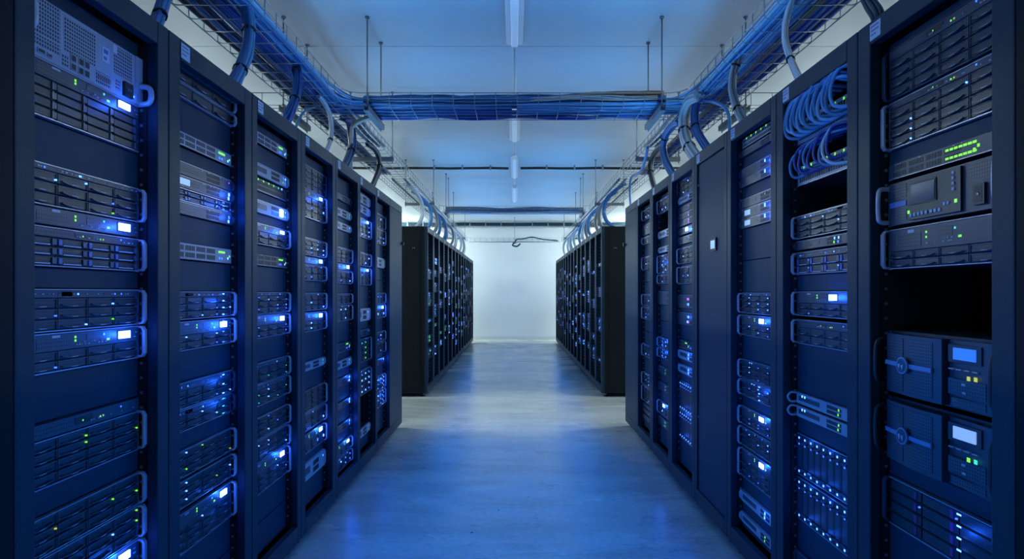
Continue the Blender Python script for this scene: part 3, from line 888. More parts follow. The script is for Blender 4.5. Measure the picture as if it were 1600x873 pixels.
RIGHT = [
 (1380, [(D, 91, 167.5, 'unlit drive server with dark vents', {'rows': 4, 'ear': 'dark', 'leds': '', 'strip': .030, 'pat': 'dark', 'trim': 'panel'}),
         (D, 171, 242, 'silver-edged tall drive server', {'rows': 4, 'leds': 'w', 'strip': .018, 'pat': 'dark', 'p': .25}), ('switch', 264, 288, 'network switch with green port lights', {'g2': 1}),
         ('console', 293, 357, 'console unit with screen and keypad', {}), (D, 362, 422, 'drive server with green lights', {'rows': 2, 'strip': .062, 'pat': 'ctrl', 'leds': ''}),
         ('bezel', 514, 608, 'grilled server with blue display', {'lcd': 'lcd_dim', 'l1': 'y', 'l2': 'y'}), ('bezel', 614, 709, 'grilled server with pale display', {'lcd': 'lcd_pale', 'l1': 'g', 'l2': 't'}),
         (D, 735, 806, 'drive server with magenta tabs', {'rows': 4, 'style': 'tab', 'leds': 'b', 'p': .4, 'ear': 'dark', 'strip': 0, 'col': 'w', 'cols': 3})]),
 (1240, [('patch', 197, 233, 'patch panel with coiled cables', {'face': 'lightface'}), ('patch', 266, 296, 'pale patch panel with tangled cables', {'face': 'lightface'}),
         (D, 341, 376, 'drive server with pale lights', {'rows': 3, 'leds': 'wb', 'p': .6}), ('small', 379, 393, 'slim server with blue lights', {'ll': 'wbwg'}), (D, 396, 430, 'drive server with silver handles', {'rows': 2, 'style': 'sled', 'strip': .02}),
         ('lcd', 455, 492, 'drive server with lit display', {'rows': 2}), (D, 497, 534, 'drive server with silver handles', {'rows': 2, 'strip': .026, 'pat': 'dark'}),
         ('pale', 608, 625, 'pale slim server with loop handle', {'loop': 1, 'll': 'gg', 'ledl': 1}), ('pale', 628, 645, 'pale slim server with loop handle', {'loop': 1, 'll': 'gg', 'ledl': 1}),
         ('blade', 670, 733, 'blade chassis with blue lights', {}), ('blade', 737, 800, 'blade chassis with blue lights', {}), ('small', 849, 866, 'slim server', {'ll': 'g'})]),
 (1154, [('patch', 224, 239, 'pale patch panel', {'face': 'lightface'}), ('small', 242, 252, 'slim dark shelf unit', {'ll': ''}), ('small', 270, 284, 'slim server with blue light', {'ll': 'w', 'ls': .012}), ('small', 284.5, 298, 'slim server with blue light', {'ll': 'w', 'ls': .014}),
         ('small', 316, 330, 'slim unlit server', {'ll': 'g', 'ls': .005}), ('small', 331, 345.5, 'slim server with pale display', {'ll': 'w', 'ls': .015, 'lcdl': 1}), ('small', 346, 360.5, 'slim server with pale display', {'ll': 'w', 'ls': .015, 'lcdl': 1}),
         (D, 457, 488, 'drive server with pale specks', {'rows': 3, 'leds': 'w', 'p': .7}), ('lcd', 490, 521, 'drive server with lit display', {'rows': 2}),
         (D, 557, 586, 'drive server with blue lights', {'rows': 3, 'leds': 'wb', 'p': .5}), (D, 587, 612, 'drive server with blue lights', {'rows': 2, 'leds': 'wb', 'p': .6, 'col': 'w'}),
         ('lcd', 628, 656, 'drive server with lit display', {'rows': 2, 'leds': 'b', 'p': .9}), (D, 659, 688, 'drive server with pale specks', {'rows': 3, 'leds': 'w', 'p': .6}),
         ('lcd', 692, 735, 'tall drive server with lit display', {'rows': 3, 'leds': 'b', 'p': .2}), ('pale', 757, 773, 'pale slim server', {'ll': 'ww', 'ls': .012}), ('pale', 790, 804.6, 'pale slim server with green light', {'ll': 'gg'})]),
 None,
 (1057, [(D, 288.5, 313, 'dark drive server with pale light', {'rows': 3, 'leds': 'w', 'p': .3, 'ear': 'dark'}), ('pale', 314, 324, 'slim pale server', {'ll': 'w'}),
         ('small', 329, 338, 'slim violet-lit server', {'ll': 'p'}), ('small', 339, 348, 'slim violet-lit server', {'ll': 'pw'}), ('small', 349, 358, 'slim violet-lit server', {'ll': 'pp', 'ls': .012}), ('ctrl', 360, 371, 'slim controller with lit display', {}),
         ('small', 374, 385, 'slim dark server', {'ll': 'b'}), (D, 390, 414, 'drive server with silver frame', {'rows': 3, 'leds': 'wb'}), (D, 418, 444, 'drive server with silver frame', {'rows': 3, 'leds': 'wb'}),
         ('small', 460, 480, 'dark unit with violet lights', {'ll': 'pwpb', 'ls': .015}), ('small', 486, 505, 'dark unit with white lights', {'ll': 'wpbw', 'ls': .015}),
         ('switch', 527, 540, 'network switch with green lights', {}), ('pale', 542, 556, 'slim pale server with white light', {'ll': 'ww', 'ls': .012}), ('pale', 564, 577, 'slim pale server with white light', {'ll': 'ww', 'ls': .012}),
         ('blade', 589, 633, 'blade chassis with blue lights', {}), ('blade', 634, 675, 'blade chassis with blue lights', {})]),
 (1025.5, [(D, 318, 339, 'drive server with silver frame', {'rows': 2}), ('pale', 365, 376, 'slim pale server', {'ll': 'wb'}), ('pale', 389, 398, 'slim pale server', {'ll': 'bb'}), (D, 401, 429, 'drive server with blue lights', {'rows': 3, 'leds': 'wb', 'p': .8, 'col': 'w'}),
           (D, 430, 444, 'drive server', {'rows': 2}), ('small', 455, 475, 'dark perforated unit', {'ll': ''}), (D, 523, 538, 'drive server with blue lights', {'rows': 2, 'leds': 'wb', 'p': .8, 'col': 'b'}), (D, 539, 554, 'drive server with blue lights', {'rows': 2, 'leds': 'wb', 'p': .8, 'col': 'b'}),
           ('small', 566, 578, 'dark unit with green light', {'ll': 'tg'}), ('small', 590, 602, 'dark unit with green light', {'ll': 'tp'}), ('lcd', 618, 638, 'drive server with lit display', {'rows': 1}), ('small', 642, 655, 'dark unit with teal lights', {'ll': 'tttt'})]),
 (1003, [(D, 332, 348, 'drive server', {'rows': 2}), ('small', 355, 371, 'dark unit with pale edge', {'ll': 'w'}), (D, 373, 384, 'slim drive server', {'rows': 1}), (D, 403, 423, 'drive server', {'rows': 3}),
         (D, 459, 477, 'drive server', {'rows': 3}), (D, 478, 497, 'drive server', {'rows': 3}), (D, 534, 553, 'drive server', {'rows': 2}), (D, 577, 596, 'drive server with blue lights', {'rows': 3, 'leds': 'wb', 'p': .7}), (D, 597, 621, 'drive server with blue lights', {'rows': 3, 'leds': 'b', 'p': .5}),
         ('small', 624, 630, 'slim dark server', {'ll': ''}), ('small', 632, 638, 'slim dark server', {'ll': ''}), ('small', 641, 648, 'slim dark server', {'ll': ''})]),
]
RHOLE = [[(423, 513)], [(100, 196), (234, 265), (297, 340)], [], [], [], [(340, 364)], []]
LS = [1.368, 1.981, 2.610, 3.213, 3.830, 4.414, 4.965, 5.515, 6.080]
RS = [1.368, 1.997, 2.618, 3.226, 3.800, 4.415, 5.005, 5.62, 6.185]

def row(side, seams, data, holes):
    word = 'left' if side < 0 else 'right'
    rz = R90 if side < 0 else -R90
    make_rack(side, 0.75, seams[0], 'black', f'black closed cabinet cut off at the {word} edge of the picture', [])
    k_open = 0
    for i in range(8):
        y0, y1 = seams[i], seams[i + 1]
        if i == 7:
            make_rack(side, y0, y1, 'closed', f'plain closed grey cabinet at the far end of the near {word} row', [])
            continue
        if data[i] is None:
            make_rack(side, y0, y1, 'door', 'closed dark rack with a small lit screen on its door', [])
            continue
        xr, units = data[i]
        dx = abs(xr - VX)
        zz = lambda y: CAMZ + (VY - y) * FACEX / dx
        spans = []
        yc = (y0 + y1) / 2
        prev = None
        for j, (kind, yt, yb, desc, o) in enumerate(units):
            zt, zb = zz(yt), zz(yb)
            if prev is not None and zt > prev - 0.0012: zt = prev - 0.0012
            if zb < 0.13: zb = 0.13
            prev = zb
            spans.append((zb, zt))
            lab = f'{desc}, {ORD[j]} from top, {ORD[k_open]} open rack of near {word} row'
            if side > 0:
                W = y1 - y0 - 0.003
                edge = y0 + 0.0015 + min(0.068, max(0.029, (W - 0.49) / 2))
                o = dict(o, ni=max(0.0, BW / 2 - (yc - edge * FACEX / ROWX) + 0.006))
            build_unit(kind, zt - zb, (side * FACEX, yc, zb), rz, lab, 'units mounted in the near racks', i < 3, o)
        hs = [(zz(b2), zz(a2)) for a2, b2 in holes[i]]
        make_rack(side, y0, y1, 'open', f'open-fronted dark rack of lit servers, {ORD[k_open]} open one in near {word} row', hs, spans, 'open server racks of the near rows')
        k_open += 1
row(-1, LS, LEFT, LHOLE)
row(1, RS, RIGHT, RHOLE)

# ------------------------------------------------------------------ far rows
FY0, FN, FW = 7.85, 14, 0.622
far_proto = {}
def far_unit(kind, h, loc, rz, label):
    """small units of the far rows: body, lit front"""
    sd = 1 if loc[0] < 0 else -1
    key = (kind, round(h, 2), sd)
    if key not in far_proto:
        r = empty('storage_server', loc, rz)
        rnd = random.Random(len(far_proto))
        chassis(r, h, 'dark', ears=False)
        edges(r, h, 'latch')
        b = MB()
        n = max(1, round(h / 0.03))
        for i in range(n):
            for j in range(4):
                x, z = -BW / 2 + j * BW / 4, 0.004 + i * (h - 0.008) / n
                b.box(x + .003, x + BW / 4 - .003, -0.012, 0, z + .002, z + (h - 0.008) / n - .002, 'bay')
        b.build('drive_grille', r)
        grip(r, h, 'bayedge')
        b = MB()
        for q in range(4 if kind != 'dim' else 2):
            x, z = sd * rnd.uniform(0.0, 0.2), rnd.uniform(0.01, h - 0.01)
            w = 0.013 if kind == 'bright' else 0.007
            b.box(x - w, x + w, -0.0165, -0.012, z - w * .5, z + w * .5, 'led_' + rnd.choice('wwb' if kind != 'green' else 'gtw'))
        b.build('indicator_dot', r)
        far_proto[key] = (r, list(r.children))
        o = r
    else:
        src, ch = far_proto[key]
        o = src.copy(); COL.objects.link(o)
        o.location = loc; o.rotation_euler.z = rz
        for c in ch:
            d = c.copy(); COL.objects.link(d); d.parent = o
    tag(o, label, 'server', 'servers in the far racks')
    return o

def far_row(side):
    word = 'left' if side < 0 else 'right'
    rz = R90 if side < 0 else -R90
    rnd = random.Random(11 if side < 0 else 23)
    for i in range(FN):
        y0 = FY0 + i * FW
        yc = y0 + FW / 2
        spans = []
        z = 1.92
        j = 0
        while z > 0.45:
            z -= rnd.choice((0.08, 0.16, 0.26, 0.34))
            h = rnd.choice((0.044, 0.09, 0.09, 0.13))
            if z - h < 0.3: break
            for _ in range(rnd.choice((1, 1, 2))):
                if z - h < 0.3: break
                spans.append((z - h, z))
                kind = rnd.choice(('bright', 'plain', 'plain', 'dim', 'dim', 'green'))
                far_unit(kind, h, (side * (ROWX + 0.037), yc, z - h), rz, f'small blue-lit server, {ORD[j]} from top, {ORD[i]} rack of far {word} row')
                j += 1
                z -= h + 0.002
        make_rack(side, y0, y0 + FW, 'open', f'dark open rack, {ORD[i]} one counting away down the far {word} row', [], spans, 'open server racks of the far rows', near_face=(i == 0))
far_row(-1)
far_row(1)

# ------------------------------------------------------------------ cable trays
TI, TO, TB, TT = 1.185, 1.545, 2.58, 2.67      # inner and outer side, floor and rim of the wire trays
CY0, CY1 = 4.455, 4.835                        # front and back of the first cross tray
def wire(mb, a, c, r=0.0028, k='zinc', sides=5):
    mb.tube([Vector(a), Vector(c)], r, k, sides)

def long_tray(side):
    word = 'left' if side < 0 else 'right'
    t = empty('hanging_cable_tray', (side * (TI + TO) / 2, 8, TB), 0, f'zinc wire cable tray running lengthwise above the {word} racks', 'cable tray')
    ox, oy, oz = t.location
    X = lambda x: side * x - ox
    ya, yb = -0.8, 16.3
    b = MB()
    for k in range(5):
        x = X(TI + (TO - TI) * k / 4)
        wire(b, (x, ya - oy, 0.003), (x, yb - oy, 0.003))
    y = ya
    ys = []
    while y < yb:
        ys.append(y); y += 0.1475 if y < 9 else 0.2
    for y in ys:
        wire(b, (X(TI + 0.02), y - oy, -0.003), (X(TO - 0.02), y - oy, -0.003))
    b.build('floor_mesh', t)
    segs_in = [(ya, 4.33), (4.95, 10.25), (10.70, yb)]
    for xx, segs, s in ((TI, segs_in, -1), (TO, [(ya, yb)], 1)):
        b = MB()
        for (p, q) in segs:
            wire(b, (X(xx), p - oy, TT - TB), (X(xx), q - oy, TT - TB), 0.0034)
            wire(b, (X(xx), p - oy, 0.045), (X(xx), q - oy, 0.045))
            for y in ys:
                if p <= y <= q:
                    b.tube(smooth([(X(xx - s * 0.02), y - oy, -0.003), (X(xx - s * 0.004), y - oy, 0.004), (X(xx), y - oy, 0.02), (X(xx), y - oy, TT - TB)], 3), 0.0028, 'zinc', 5)
        b.build('side_mesh', t)
    return t

def cross_tray(y0, y1, xe, label, zoff=0.0):
    t = empty('hanging_cable_tray', (0, (y0 + y1) / 2, TB + zoff), 0, label, 'cable tray')
    oy = (y0 + y1) / 2
    xs = []
    x = -xe
    while x <= xe + 0.001:
        xs.append(x); x += 0.148
    b = MB()
    for k in range(6):
        y = y0 + (y1 - y0) * k / 5 - oy
        wire(b, (-xe, y, 0.004), (xe, y, 0.004))
    for x in xs:
        wire(b, (x, y0 + 0.01 - oy, -0.003), (x, y1 - 0.01 - oy, -0.003))
    b.build('floor_mesh', t)
    for yy in (y0, y1):
        b = MB()
        lim = TI - 0.10
        wire(b, (-lim, yy - oy, TT - TB), (lim, yy - oy, TT - TB), 0.0034)
        wire(b, (-lim, yy - oy, 0.05), (lim, yy - oy, 0.05))
        for s in (-1, 1):      # rim bends into the long tray
            dy = -0.09 if yy == y0 else 0.09
            b.tube(smooth([(s * lim, yy - oy, TT - TB), (s * (lim + 0.06), yy - oy + dy * 0.3, TT - TB), (s * (TI - 0.004), yy - oy + dy, TT - TB)], 4), 0.0034, 'zinc', 5)
            wire(b, (s * (lim + 0.05), yy - oy + dy * 0.25, 0.004), (s * (lim + 0.05), yy - oy + dy * 0.25, TT - TB))
            if xe > TO:
                wire(b, (s * (TO + 0.02), yy - oy, TT - TB), (s * xe, yy - oy, TT - TB), 0.0034)
        for x in xs:
            if abs(x) < lim or abs(x) > TO + 0.02:
                wire(b, (x, yy - oy, -0.003), (x, yy - oy, TT - TB))
        b.build('side_mesh', t)
    return t
long_tray(-1); long_tray(1)
cross_tray(CY0, CY1, 2.35, 'zinc wire cable tray full of cables crossing the aisle above the near racks')
cross_tray(10.30, 10.64, 1.17, 'second wire cable tray crossing the aisle, above the far racks', 0.0)
cross_tray(16.30, 16.62, 1.17, 'last wire cable tray crossing the aisle in front of the white wall', 0.0)

def hanger(pts_low, strut, label, group='threaded hangers of the cable trays'):
    """strut under a tray and the rods that carry it; pts_low = (x, y) of the rods"""
    (xa, ya), (xb, yb) = strut
    t = empty('tray_hanger', ((xa + xb) / 2, (ya + yb) / 2, TB - 0.03), 0, label, 'hanger', group)
    ox, oy, oz = t.location
    b = MB()
    if abs(xa - xb) < 1e-6:
        prof = [(xa - ox - 0.02, 0.02), (xa - ox - 0.02, -0.02), (xa - ox + 0.02, -0.02), (xa - ox + 0.02, 0.02), (xa - ox + 0.014, 0.02), (xa - ox + 0.014, -0.014), (xa - ox - 0.014, -0.014), (xa - ox - 0.014, 0.02)]
        b.prism(prof, ya - oy, yb - oy, 'rod', 'y')
    else:
        prof = [(ya - oy - 0.02, 0.02), (ya - oy - 0.02, -0.02), (ya - oy + 0.02, -0.02), (ya - oy + 0.02, 0.02), (ya - oy + 0.014, 0.02), (ya - oy + 0.014, -0.014), (ya - oy - 0.014, -0.014), (ya - oy - 0.014, 0.02)]
        b.prism(prof, xa - ox, xb - ox, 'rod', 'x')
    b.build('strut', t)
    for (x, y) in pts_low:
        b = MB()
        b.tube([Vector((x - ox, y - oy, -0.04)), Vector((x - ox, y - oy, CEIL - oz))], 0.0048, 'rod', 7)
        b.tube([Vector((x - ox, y - oy, CEIL - oz - 0.012)), Vector((x - ox, y - oy, CEIL - oz - 0.0005))], 0.016, 'rod', 10)
        b.tube([Vector((x - ox, y - oy, 0.0205)), Vector((x - ox, y - oy, 0.034))], 0.010, 'rod', 6)
        b.build('rod', t)
    return t
for s in (-1, 1):
    w = 'left' if s < 0 else 'right'
    hanger([(s * 1.02, CY0 - 0.025), (s * 1.02, CY1 + 0.05)], ((s * 1.02, CY0 - 0.06), (s * 1.02, CY1 + 0.09)), f'steel strut and rods carrying the {w} end of the near cross tray')
    hanger([(s * 1.60, CY0 - 0.025), (s * 1.60, CY1 + 0.10)], ((s * 1.60, CY0 - 0.06), (s * 1.60, CY1 + 0.13)), f'steel strut and rods beside the outer side of the {w} long tray')
    for k, yy in enumerate((2.0, 6.1, 9.2, 12.2, 15.0)):
        xs = sorted((s * (TI - 0.03), s * (TO + 0.03)))
        hanger([(s * (TI - 0.02), yy), (s * (TO + 0.02), yy)], ((xs[0], yy), (xs[1], yy)), f'steel strut and rods under the {w} long tray, {ORD[k]} along it')
    hanger([(s * 1.10, 10.27), (s * 1.10, 10.67)], ((s * 1.10, 10.24), (s * 1.10, 10.70)), f'steel strut and rods carrying the {w} end of the second cross tray')
hanger([(0.0, 16.26)], ((-0.05, 16.26), (0.05, 16.26)), 'single rod holding the last cross tray at its middle')

# ------------------------------------------------------------------ cables
def strand_offsets(n, R, rnd, flat=1.0):
    pts = []
    k = 0
    while len(pts) < n:
        a = k * 2.39996
        rr = R * math.sqrt((k + 0.5) / n)
        pts.append((rr * math.cos(a), rr * math.sin(a) * flat))
        k += 1
    return pts

def bundle(path, n, R, cols, label, group, ties=(), seed=0, res=6, name='cable_bundle', flat=1.0, r=None, sides=6, wob=0.15, raw=False):
    rnd = random.Random(seed + 100)
    pts = path if raw else smooth(path, res)
    c0 = pts[len(pts) // 2]
    t = empty(name, c0, 0, label, 'cable', group)
    fr = frames(pts)
    r = r or R / math.sqrt(n) * 0.92
    for (u, v) in strand_offsets(n, R - r, rnd, flat):
        ph, am = rnd.uniform(0, 6.28), rnd.uniform(0, wob) * R
        ps = []
        for i, (p, (tt, a, c)) in enumerate(zip(pts, fr)):
            w = math.sin(i * 0.55 + ph) * am
            ps.append(p + a * (v + w) + c * (u + w * 0.6) - c0)
        b = MB(); b.tube(ps, r, CAB[rnd.choice(cols)], sides)
        b.build('cable', t)
    for tp in ties:
        i = min(len(pts) - 2, max(1, int(tp * (len(pts) - 1))))
        d = (pts[i + 1] - pts[i]).normalized()
        b = MB()
        b.tube([pts[i] - c0 - d * 0.006, pts[i] - c0 + d * 0.006], R * 0.95 + 0.001, 'tie', 14)
        b.build('cable_tie', t)
    return t

# bundles lying in the long trays: the inner ones turn into the cross tray, the outer ones run on
def tray_run(side):
    word = 'left' if side < 0 else 'right'
    rnd = random.Random(5 if side < 0 else 6)
    wob = lambda a: rnd.uniform(-a, a)
    nb = 9
    for k in range(nb):
        x = TI + 0.032 + k * 0.0365
        z = TB + 0.030 + wob(0.004)
        if side < 0:
            cols = (['b1', 'b5', 'b4'], ['b1', 'b4', 'b2'], ['b2', 'b3', 'b1', 'b5'], ['b3', 'b3', 'b2'], ['b2', 'n', 'b1'], ['n', 'b2', 'b4'], ['n', 'n', 'b2'], ['n', 'n', 'b1'], ['n', 'k', 'b2'])[k]
        else:
            cols = (['b5', 'b4', 'g'], ['b1', 'b5', 'b2'], ['b5', 'b1', 'b3'], ['b4', 'b5', 'w'], ['b3', 'b1', 'b5'], ['br', 'k', 'br'], ['b3', 'b3', 'b1'], ['b3', 'b4', 'w'], ['b1', 'b3', 'n'])[k]
        yend = 7.2 if k > 4 else 4.22
        n = 10 if k < 5 else 7
        ys = [-0.7, 0.6, 1.6, 2.4, 3.2, 3.9] + ([4.6, 5.6, 6.6, yend] if k > 4 else [])
        path = [(side * (x + wob(0.006)), y, z + wob(0.003)) for y in ys]
        if k <= 4:       # bend across the aisle, ending in mid tray so that both sides interleave
            cy = CY0 + 0.045 + k * 0.058
            bend = [(side * (x - 0.002), cy - 0.14, z), (side * (x - 0.05), cy - 0.035, z + 0.004), (side * (x - 0.15), cy, z + 0.006)]
            path += bend
            lay = 0.002
            path += [(side * (0.75), cy + wob(0.008), z + lay + wob(0.008)), (side * 0.4, cy + wob(0.008), z + lay + wob(0.008)), (side * 0.02, cy, z + lay)]
        bundle(path, n, 0.0185, cols, f'cable bundle lying in the {word} long tray, {ORD[k]} from its aisle side', 'cable bundles in the long trays', seed=k + (50 if side > 0 else 0), res=5, sides=5, wob=0.35, r=0.0058)
    # upper layer of loose bright bundles
    for k in range(4):
        x = TI + 0.040 + k * 0.050
        cols = ['b1', 'b4', 'b5'] if side < 0 else ['b4', 'b5', 'g']
        path = [(side * (x + wob(0.01)), y, TB + 0.066 + wob(0.004)) for y in (-0.7, 0.8, 1.9, 2.8, 3.6)]
        path += [(side * (x - 0.01), 4.15, TB + 0.066), (side * (x - 0.09), CY0 + 0.04 + k * 0.06, TB + 0.066), (side * 0.98, CY0 + 0.06 + k * 0.07, TB + 0.066)]
        bundle(path, 6, 0.016, cols, f'upper cable bundle in the {word} long tray, {ORD[k]} from its aisle side', 'upper cable bundles in the long trays', seed=80 + k, res=5, sides=5, wob=0.4, r=0.0055)
tray_run(-1); tray_run(1)
rr = random.Random(3)
HEAP = [(.026, .062, ['b1', 'b4', 'b2'], 0), (.022, .036, ['b2', 'b4', 'n'], 0), (.060, .084, ['b4', 'b1'], 0), (.105, .088, ['b4', 'b1', 'n'], 0), (.150, .086, ['b1', 'b4'], 0),
        (.205, .080, ['b2', 'n'], 0), (.265, .074, ['b3', 'b2'], 0), (.325, .050, ['b3', 'b3', 'b2'], 0), (.352, .026, ['b3', 'b3'], 0), (.002, .060, ['tan', 'tan', 'g'], 1), (.030, .102, ['br', 'tan', 'br'], 2)]
for k, (dy, zt, cols, part_) in enumerate(HEAP):
    cy = CY0 + 0.012 + dy
    xs = (-1.06, -0.8, -0.55, -0.3, 0.0, 0.3, 0.55, 0.8, 1.06) if not part_ else (0.0, 0.25, 0.5, 0.75, 1.0) if part_ == 1 else (0.35, 0.6, 0.85, 1.05)
    path = [(x, cy + rr.uniform(-.006, .006), TB + zt + rr.uniform(-.010, .010)) for x in xs]
    if part_: path[0] = (path[0][0], path[0][1] + 0.06, path[0][2] - 0.01)
    bundle(path, 8, 0.0185, cols, ('brown and tan cable bundle showing in the front of the near cross tray' if part_ == 1 else 'brown and black cable bundle on top near the right end of the cross tray' if part_ else f'blue cable bundle in the near cross tray, {ORD[k]} from its front'), 'cable bundles in the near cross tray', seed=200 + k, res=5, sides=5, wob=0.4, r=0.0060)
# further trays
for k, (y, z, cols) in enumerate(((10.36, .03, ['b2', 'g2']), (10.42, .032, ['g2', 'g', 'b2']), (10.50, .03, ['b3', 'b2']), (10.58, .03, ['b3', 'b2']), (10.40, .066, ['g2', 'b2']), (10.48, .066, ['g2', 'n']))):
    bundle([(x, y + rr.uniform(-.01, .01), TB + z + rr.uniform(-.006, .012)) for x in (-1.12, -.6, -.2, .3, .7, 1.12)], 6, 0.022, cols, f'cable bundle in the second cross tray, {ORD[k]} of six', 'cable bundles in the second cross tray', seed=300 + k, res=4, sides=5)
bundle([(1.12, 16.42, TB + .03), (0.7, 16.40, TB + .07), (.45, 16.40, TB + .12), (.2, 16.40, TB + .075), (0.06, 16.38, TB + .06), (0.0, 16.25, TB - .03), (-0.05, 16.22, TB - .10), (0.06, 16.22, TB - .13), (0.15, 16.22, TB - .06)], 5, 0.022, ['n', 'k', 'b2'], 'dark cables sagging over the last cross tray before the white wall', None, seed=331, res=5, name='hanging_cable')
for s in (-1, 1):
    w = 'left' if s < 0 else 'right'
    for k, (x, cols) in enumerate(((1.30, ['g2', 'n']), (1.44, ['g2', 'k']), (1.24, ['b2', 'n'] if s > 0 else ['g', 'g2']))):
        bundle([(s * (x + rr.uniform(-.01, .01)), y, TB + 0.032) for y in (7.5, 9, 10.8, 12.5, 14, 16.2)], 4, 0.016, cols, f'thin cable run in the far part of the {w} long tray, {ORD[k]} of three', 'thin cable runs in the far trays', seed=340 + k + (s > 0) * 10, res=3, sides=5)
    for k in range(3):
        x = 1.22 + k * 0.05
        bundle([(s * (x + 0.01), 4.55, TB + .070), (s * x, 5.0, TB + .070), (s * (x + .01), 5.5, TB + .066), (s * x, 6.0, TB + .070)], 5, 0.016, ['k', 'g2', 'n'], f'black cable bundle behind the crossing in the {w} tray, {ORD[k]} from aisle', 'black bundles behind the crossing', seed=360 + k + (s > 0) * 10, res=4, sides=5)

# bundles dropping from the trays into the racks: image points with the lateral distance assumed for each
def drop(pts, n, R, cols, label, ties=(), seed=0, name='cable_bundle'):
    p = [at(*q) for q in pts]
    if p[-1].z > TOPZ + 0.002:
        p.append(Vector((p[-1].x * 1.01, p[-1].y + 0.02, TOPZ - 0.002)))
    R *= 1.18
    return bundle(p, n, R, cols, label, 'cable bundles dropping from trays to racks', ties, seed, res=6, name=name, sides=6, wob=0.08)
drop([(278, -60, 1.27), (264, -20, 1.25), (255, 8, 1.22), (247, 30, 1.20), (238, 52, 1.18)], 9, 0.021, ['b1', 'b2'], 'blue drop bundle with black tie above the first open left rack', (0.55,), 1)
drop([(372, -16, 1.27), (384, 14, 1.245), (389, 48, 1.225), (385.5, 79, 1.205), (377, 105, 1.185), (365, 129, 1.165), (350, 150, 1.15)], 14, 0.0275, ['b1', 'b2', 'b1', 'b4'], 'thick blue drop bundle with two black ties above second left rack', (0.36, 0.70), 2)
drop([(455, 84, 1.28), (463, 106, 1.26), (464, 130, 1.24), (461, 152, 1.225), (454, 172, 1.205), (445, 191, 1.19), (436, 206, 1.175)], 12, 0.025, ['b2', 'b1', 'b3'], 'blue drop bundle with two black ties above third left rack', (0.2, 0.55), 3)
drop([(498, 150, 1.30), (505, 158, 1.29), (514, 175, 1.275), (518, 197, 1.26), (516.5, 216, 1.24), (511, 233, 1.22), (505, 248, 1.20)], 5, 0.0155, ['g', 'g', 'w'], 'pale grey drop bundle bowing out above fourth left rack', (0.6,), 4)
drop([(494, 166, 1.40), (480, 171, 1.38), (470, 181, 1.34), (464, 194, 1.30), (461, 206, 1.27)], 2, 0.009, ['b4'], 'thin light blue cable pair dropping behind the blue bundle on left', (), 5)
drop([(536, 183, 1.28), (546, 190, 1.265), (550, 207, 1.255), (551, 223, 1.245), (548, 239, 1.23), (541, 255, 1.21), (534, 268, 1.19)], 13, 0.029, ['b2', 'n', 'b2', 'g2'], 'dark blue drop bundle under the left end of the cross tray', (0.55,), 6)
drop([(588, 182, 1.05), (574, 184, 1.09), (562, 189, 1.15), (553, 196, 1.20), (549, 206, 1.24)], 5, 0.018, ['g', 'tan', 'g'], 'grey bundle arching from the cross tray into the left dark clump', (), 7)
drop([(574, 223, 1.30), (584, 231, 1.27), (590.5, 241, 1.255), (593, 253, 1.245), (592, 267, 1.235), (584, 287, 1.21), (576, 300, 1.19)], 8, 0.0245, ['k', 'g2', 'k'], 'black drop bundle above the fifth left rack', (0.5,), 8)
drop([(1336, -50, 1.28), (1348, -20, 1.25), (1362, 8, 1.22), (1374, 30, 1.19)], 8, 0.023, ['k', 'g2'], 'black drop bundle above the first right rack', (), 9)
drop([(1250, -36, 1.27), (1239, -4, 1.25), (1229, 28, 1.23), (1226, 57, 1.215), (1232, 84, 1.20), (1243, 111, 1.18), (1254, 134, 1.16)], 6, 0.016, ['g', 'g', 'w'], 'slim grey drop bundle above the second right rack', (0.62,), 10)
drop([(1164, 74, 1.29), (1154, 90, 1.265), (1146.5, 114, 1.245), (1144.6, 137, 1.23), (1149, 160, 1.21), (1158, 181, 1.185), (1168, 197, 1.165)], 8, 0.0225, ['g', 'g', 'g2'], 'grey drop bundle with black ties above the third right rack', (0.22, 0.66), 11)
drop([(1092, 148, 1.21), (1077, 157, 1.205), (1069, 181, 1.20), (1069, 204, 1.19), (1074, 224, 1.175), (1086, 243, 1.155), (1098, 258, 1.14)], 16, 0.0375, ['g', 'g', 'w', 'g2'], 'thick grey drop bundle beside the blue one at the right crossing', (0.5, 0.74), 12)
drop([(1112, 134, 1.28), (1095, 148, 1.27), (1087, 171, 1.255), (1086.5, 195, 1.24), (1092.5, 213, 1.22), (1103, 230, 1.20), (1114, 245, 1.18)], 12, 0.0285, ['b2', 'b1', 'b3'], 'thick bright blue drop bundle at the right crossing', (0.55,), 13)
drop([(1092, 155, 1.30), (1106, 157, 1.29), (1122, 161, 1.27), (1134, 170, 1.24), (1139.5, 187, 1.21), (1140, 205, 1.18)], 3, 0.011, ['b4'], 'light blue cables arching down onto the closed right rack', (), 14, 'hanging_cable')
drop([(1062, 190, 1.24), (1052, 195, 1.235), (1041, 210, 1.225), (1036.7, 233, 1.215), (1041.5, 255, 1.195), (1050, 271, 1.17), (1058, 284, 1.15)], 11, 0.027, ['b1', 'b4', 'b2'], 'bright blue drop bundle looping under the right end of cross tray', (0.4,), 15)
drop([(1038, 226, 1.29), (1026, 235, 1.27), (1018, 249, 1.255), (1016, 266, 1.24), (1021, 288, 1.215), (1026, 300, 1.19)], 8, 0.0255, ['k', 'k', 'g2'], 'black drop bundle above the fifth right rack', (0.55,), 16)
drop([(1012, 230, 1.16), (1008, 250, 1.17), (1001, 268, 1.20), (985, 282, 1.26)], 4, 0.016, ['b4', 'b1'], 'light blue cables sloping along the right tray bracket', (), 17, 'hanging_cable')
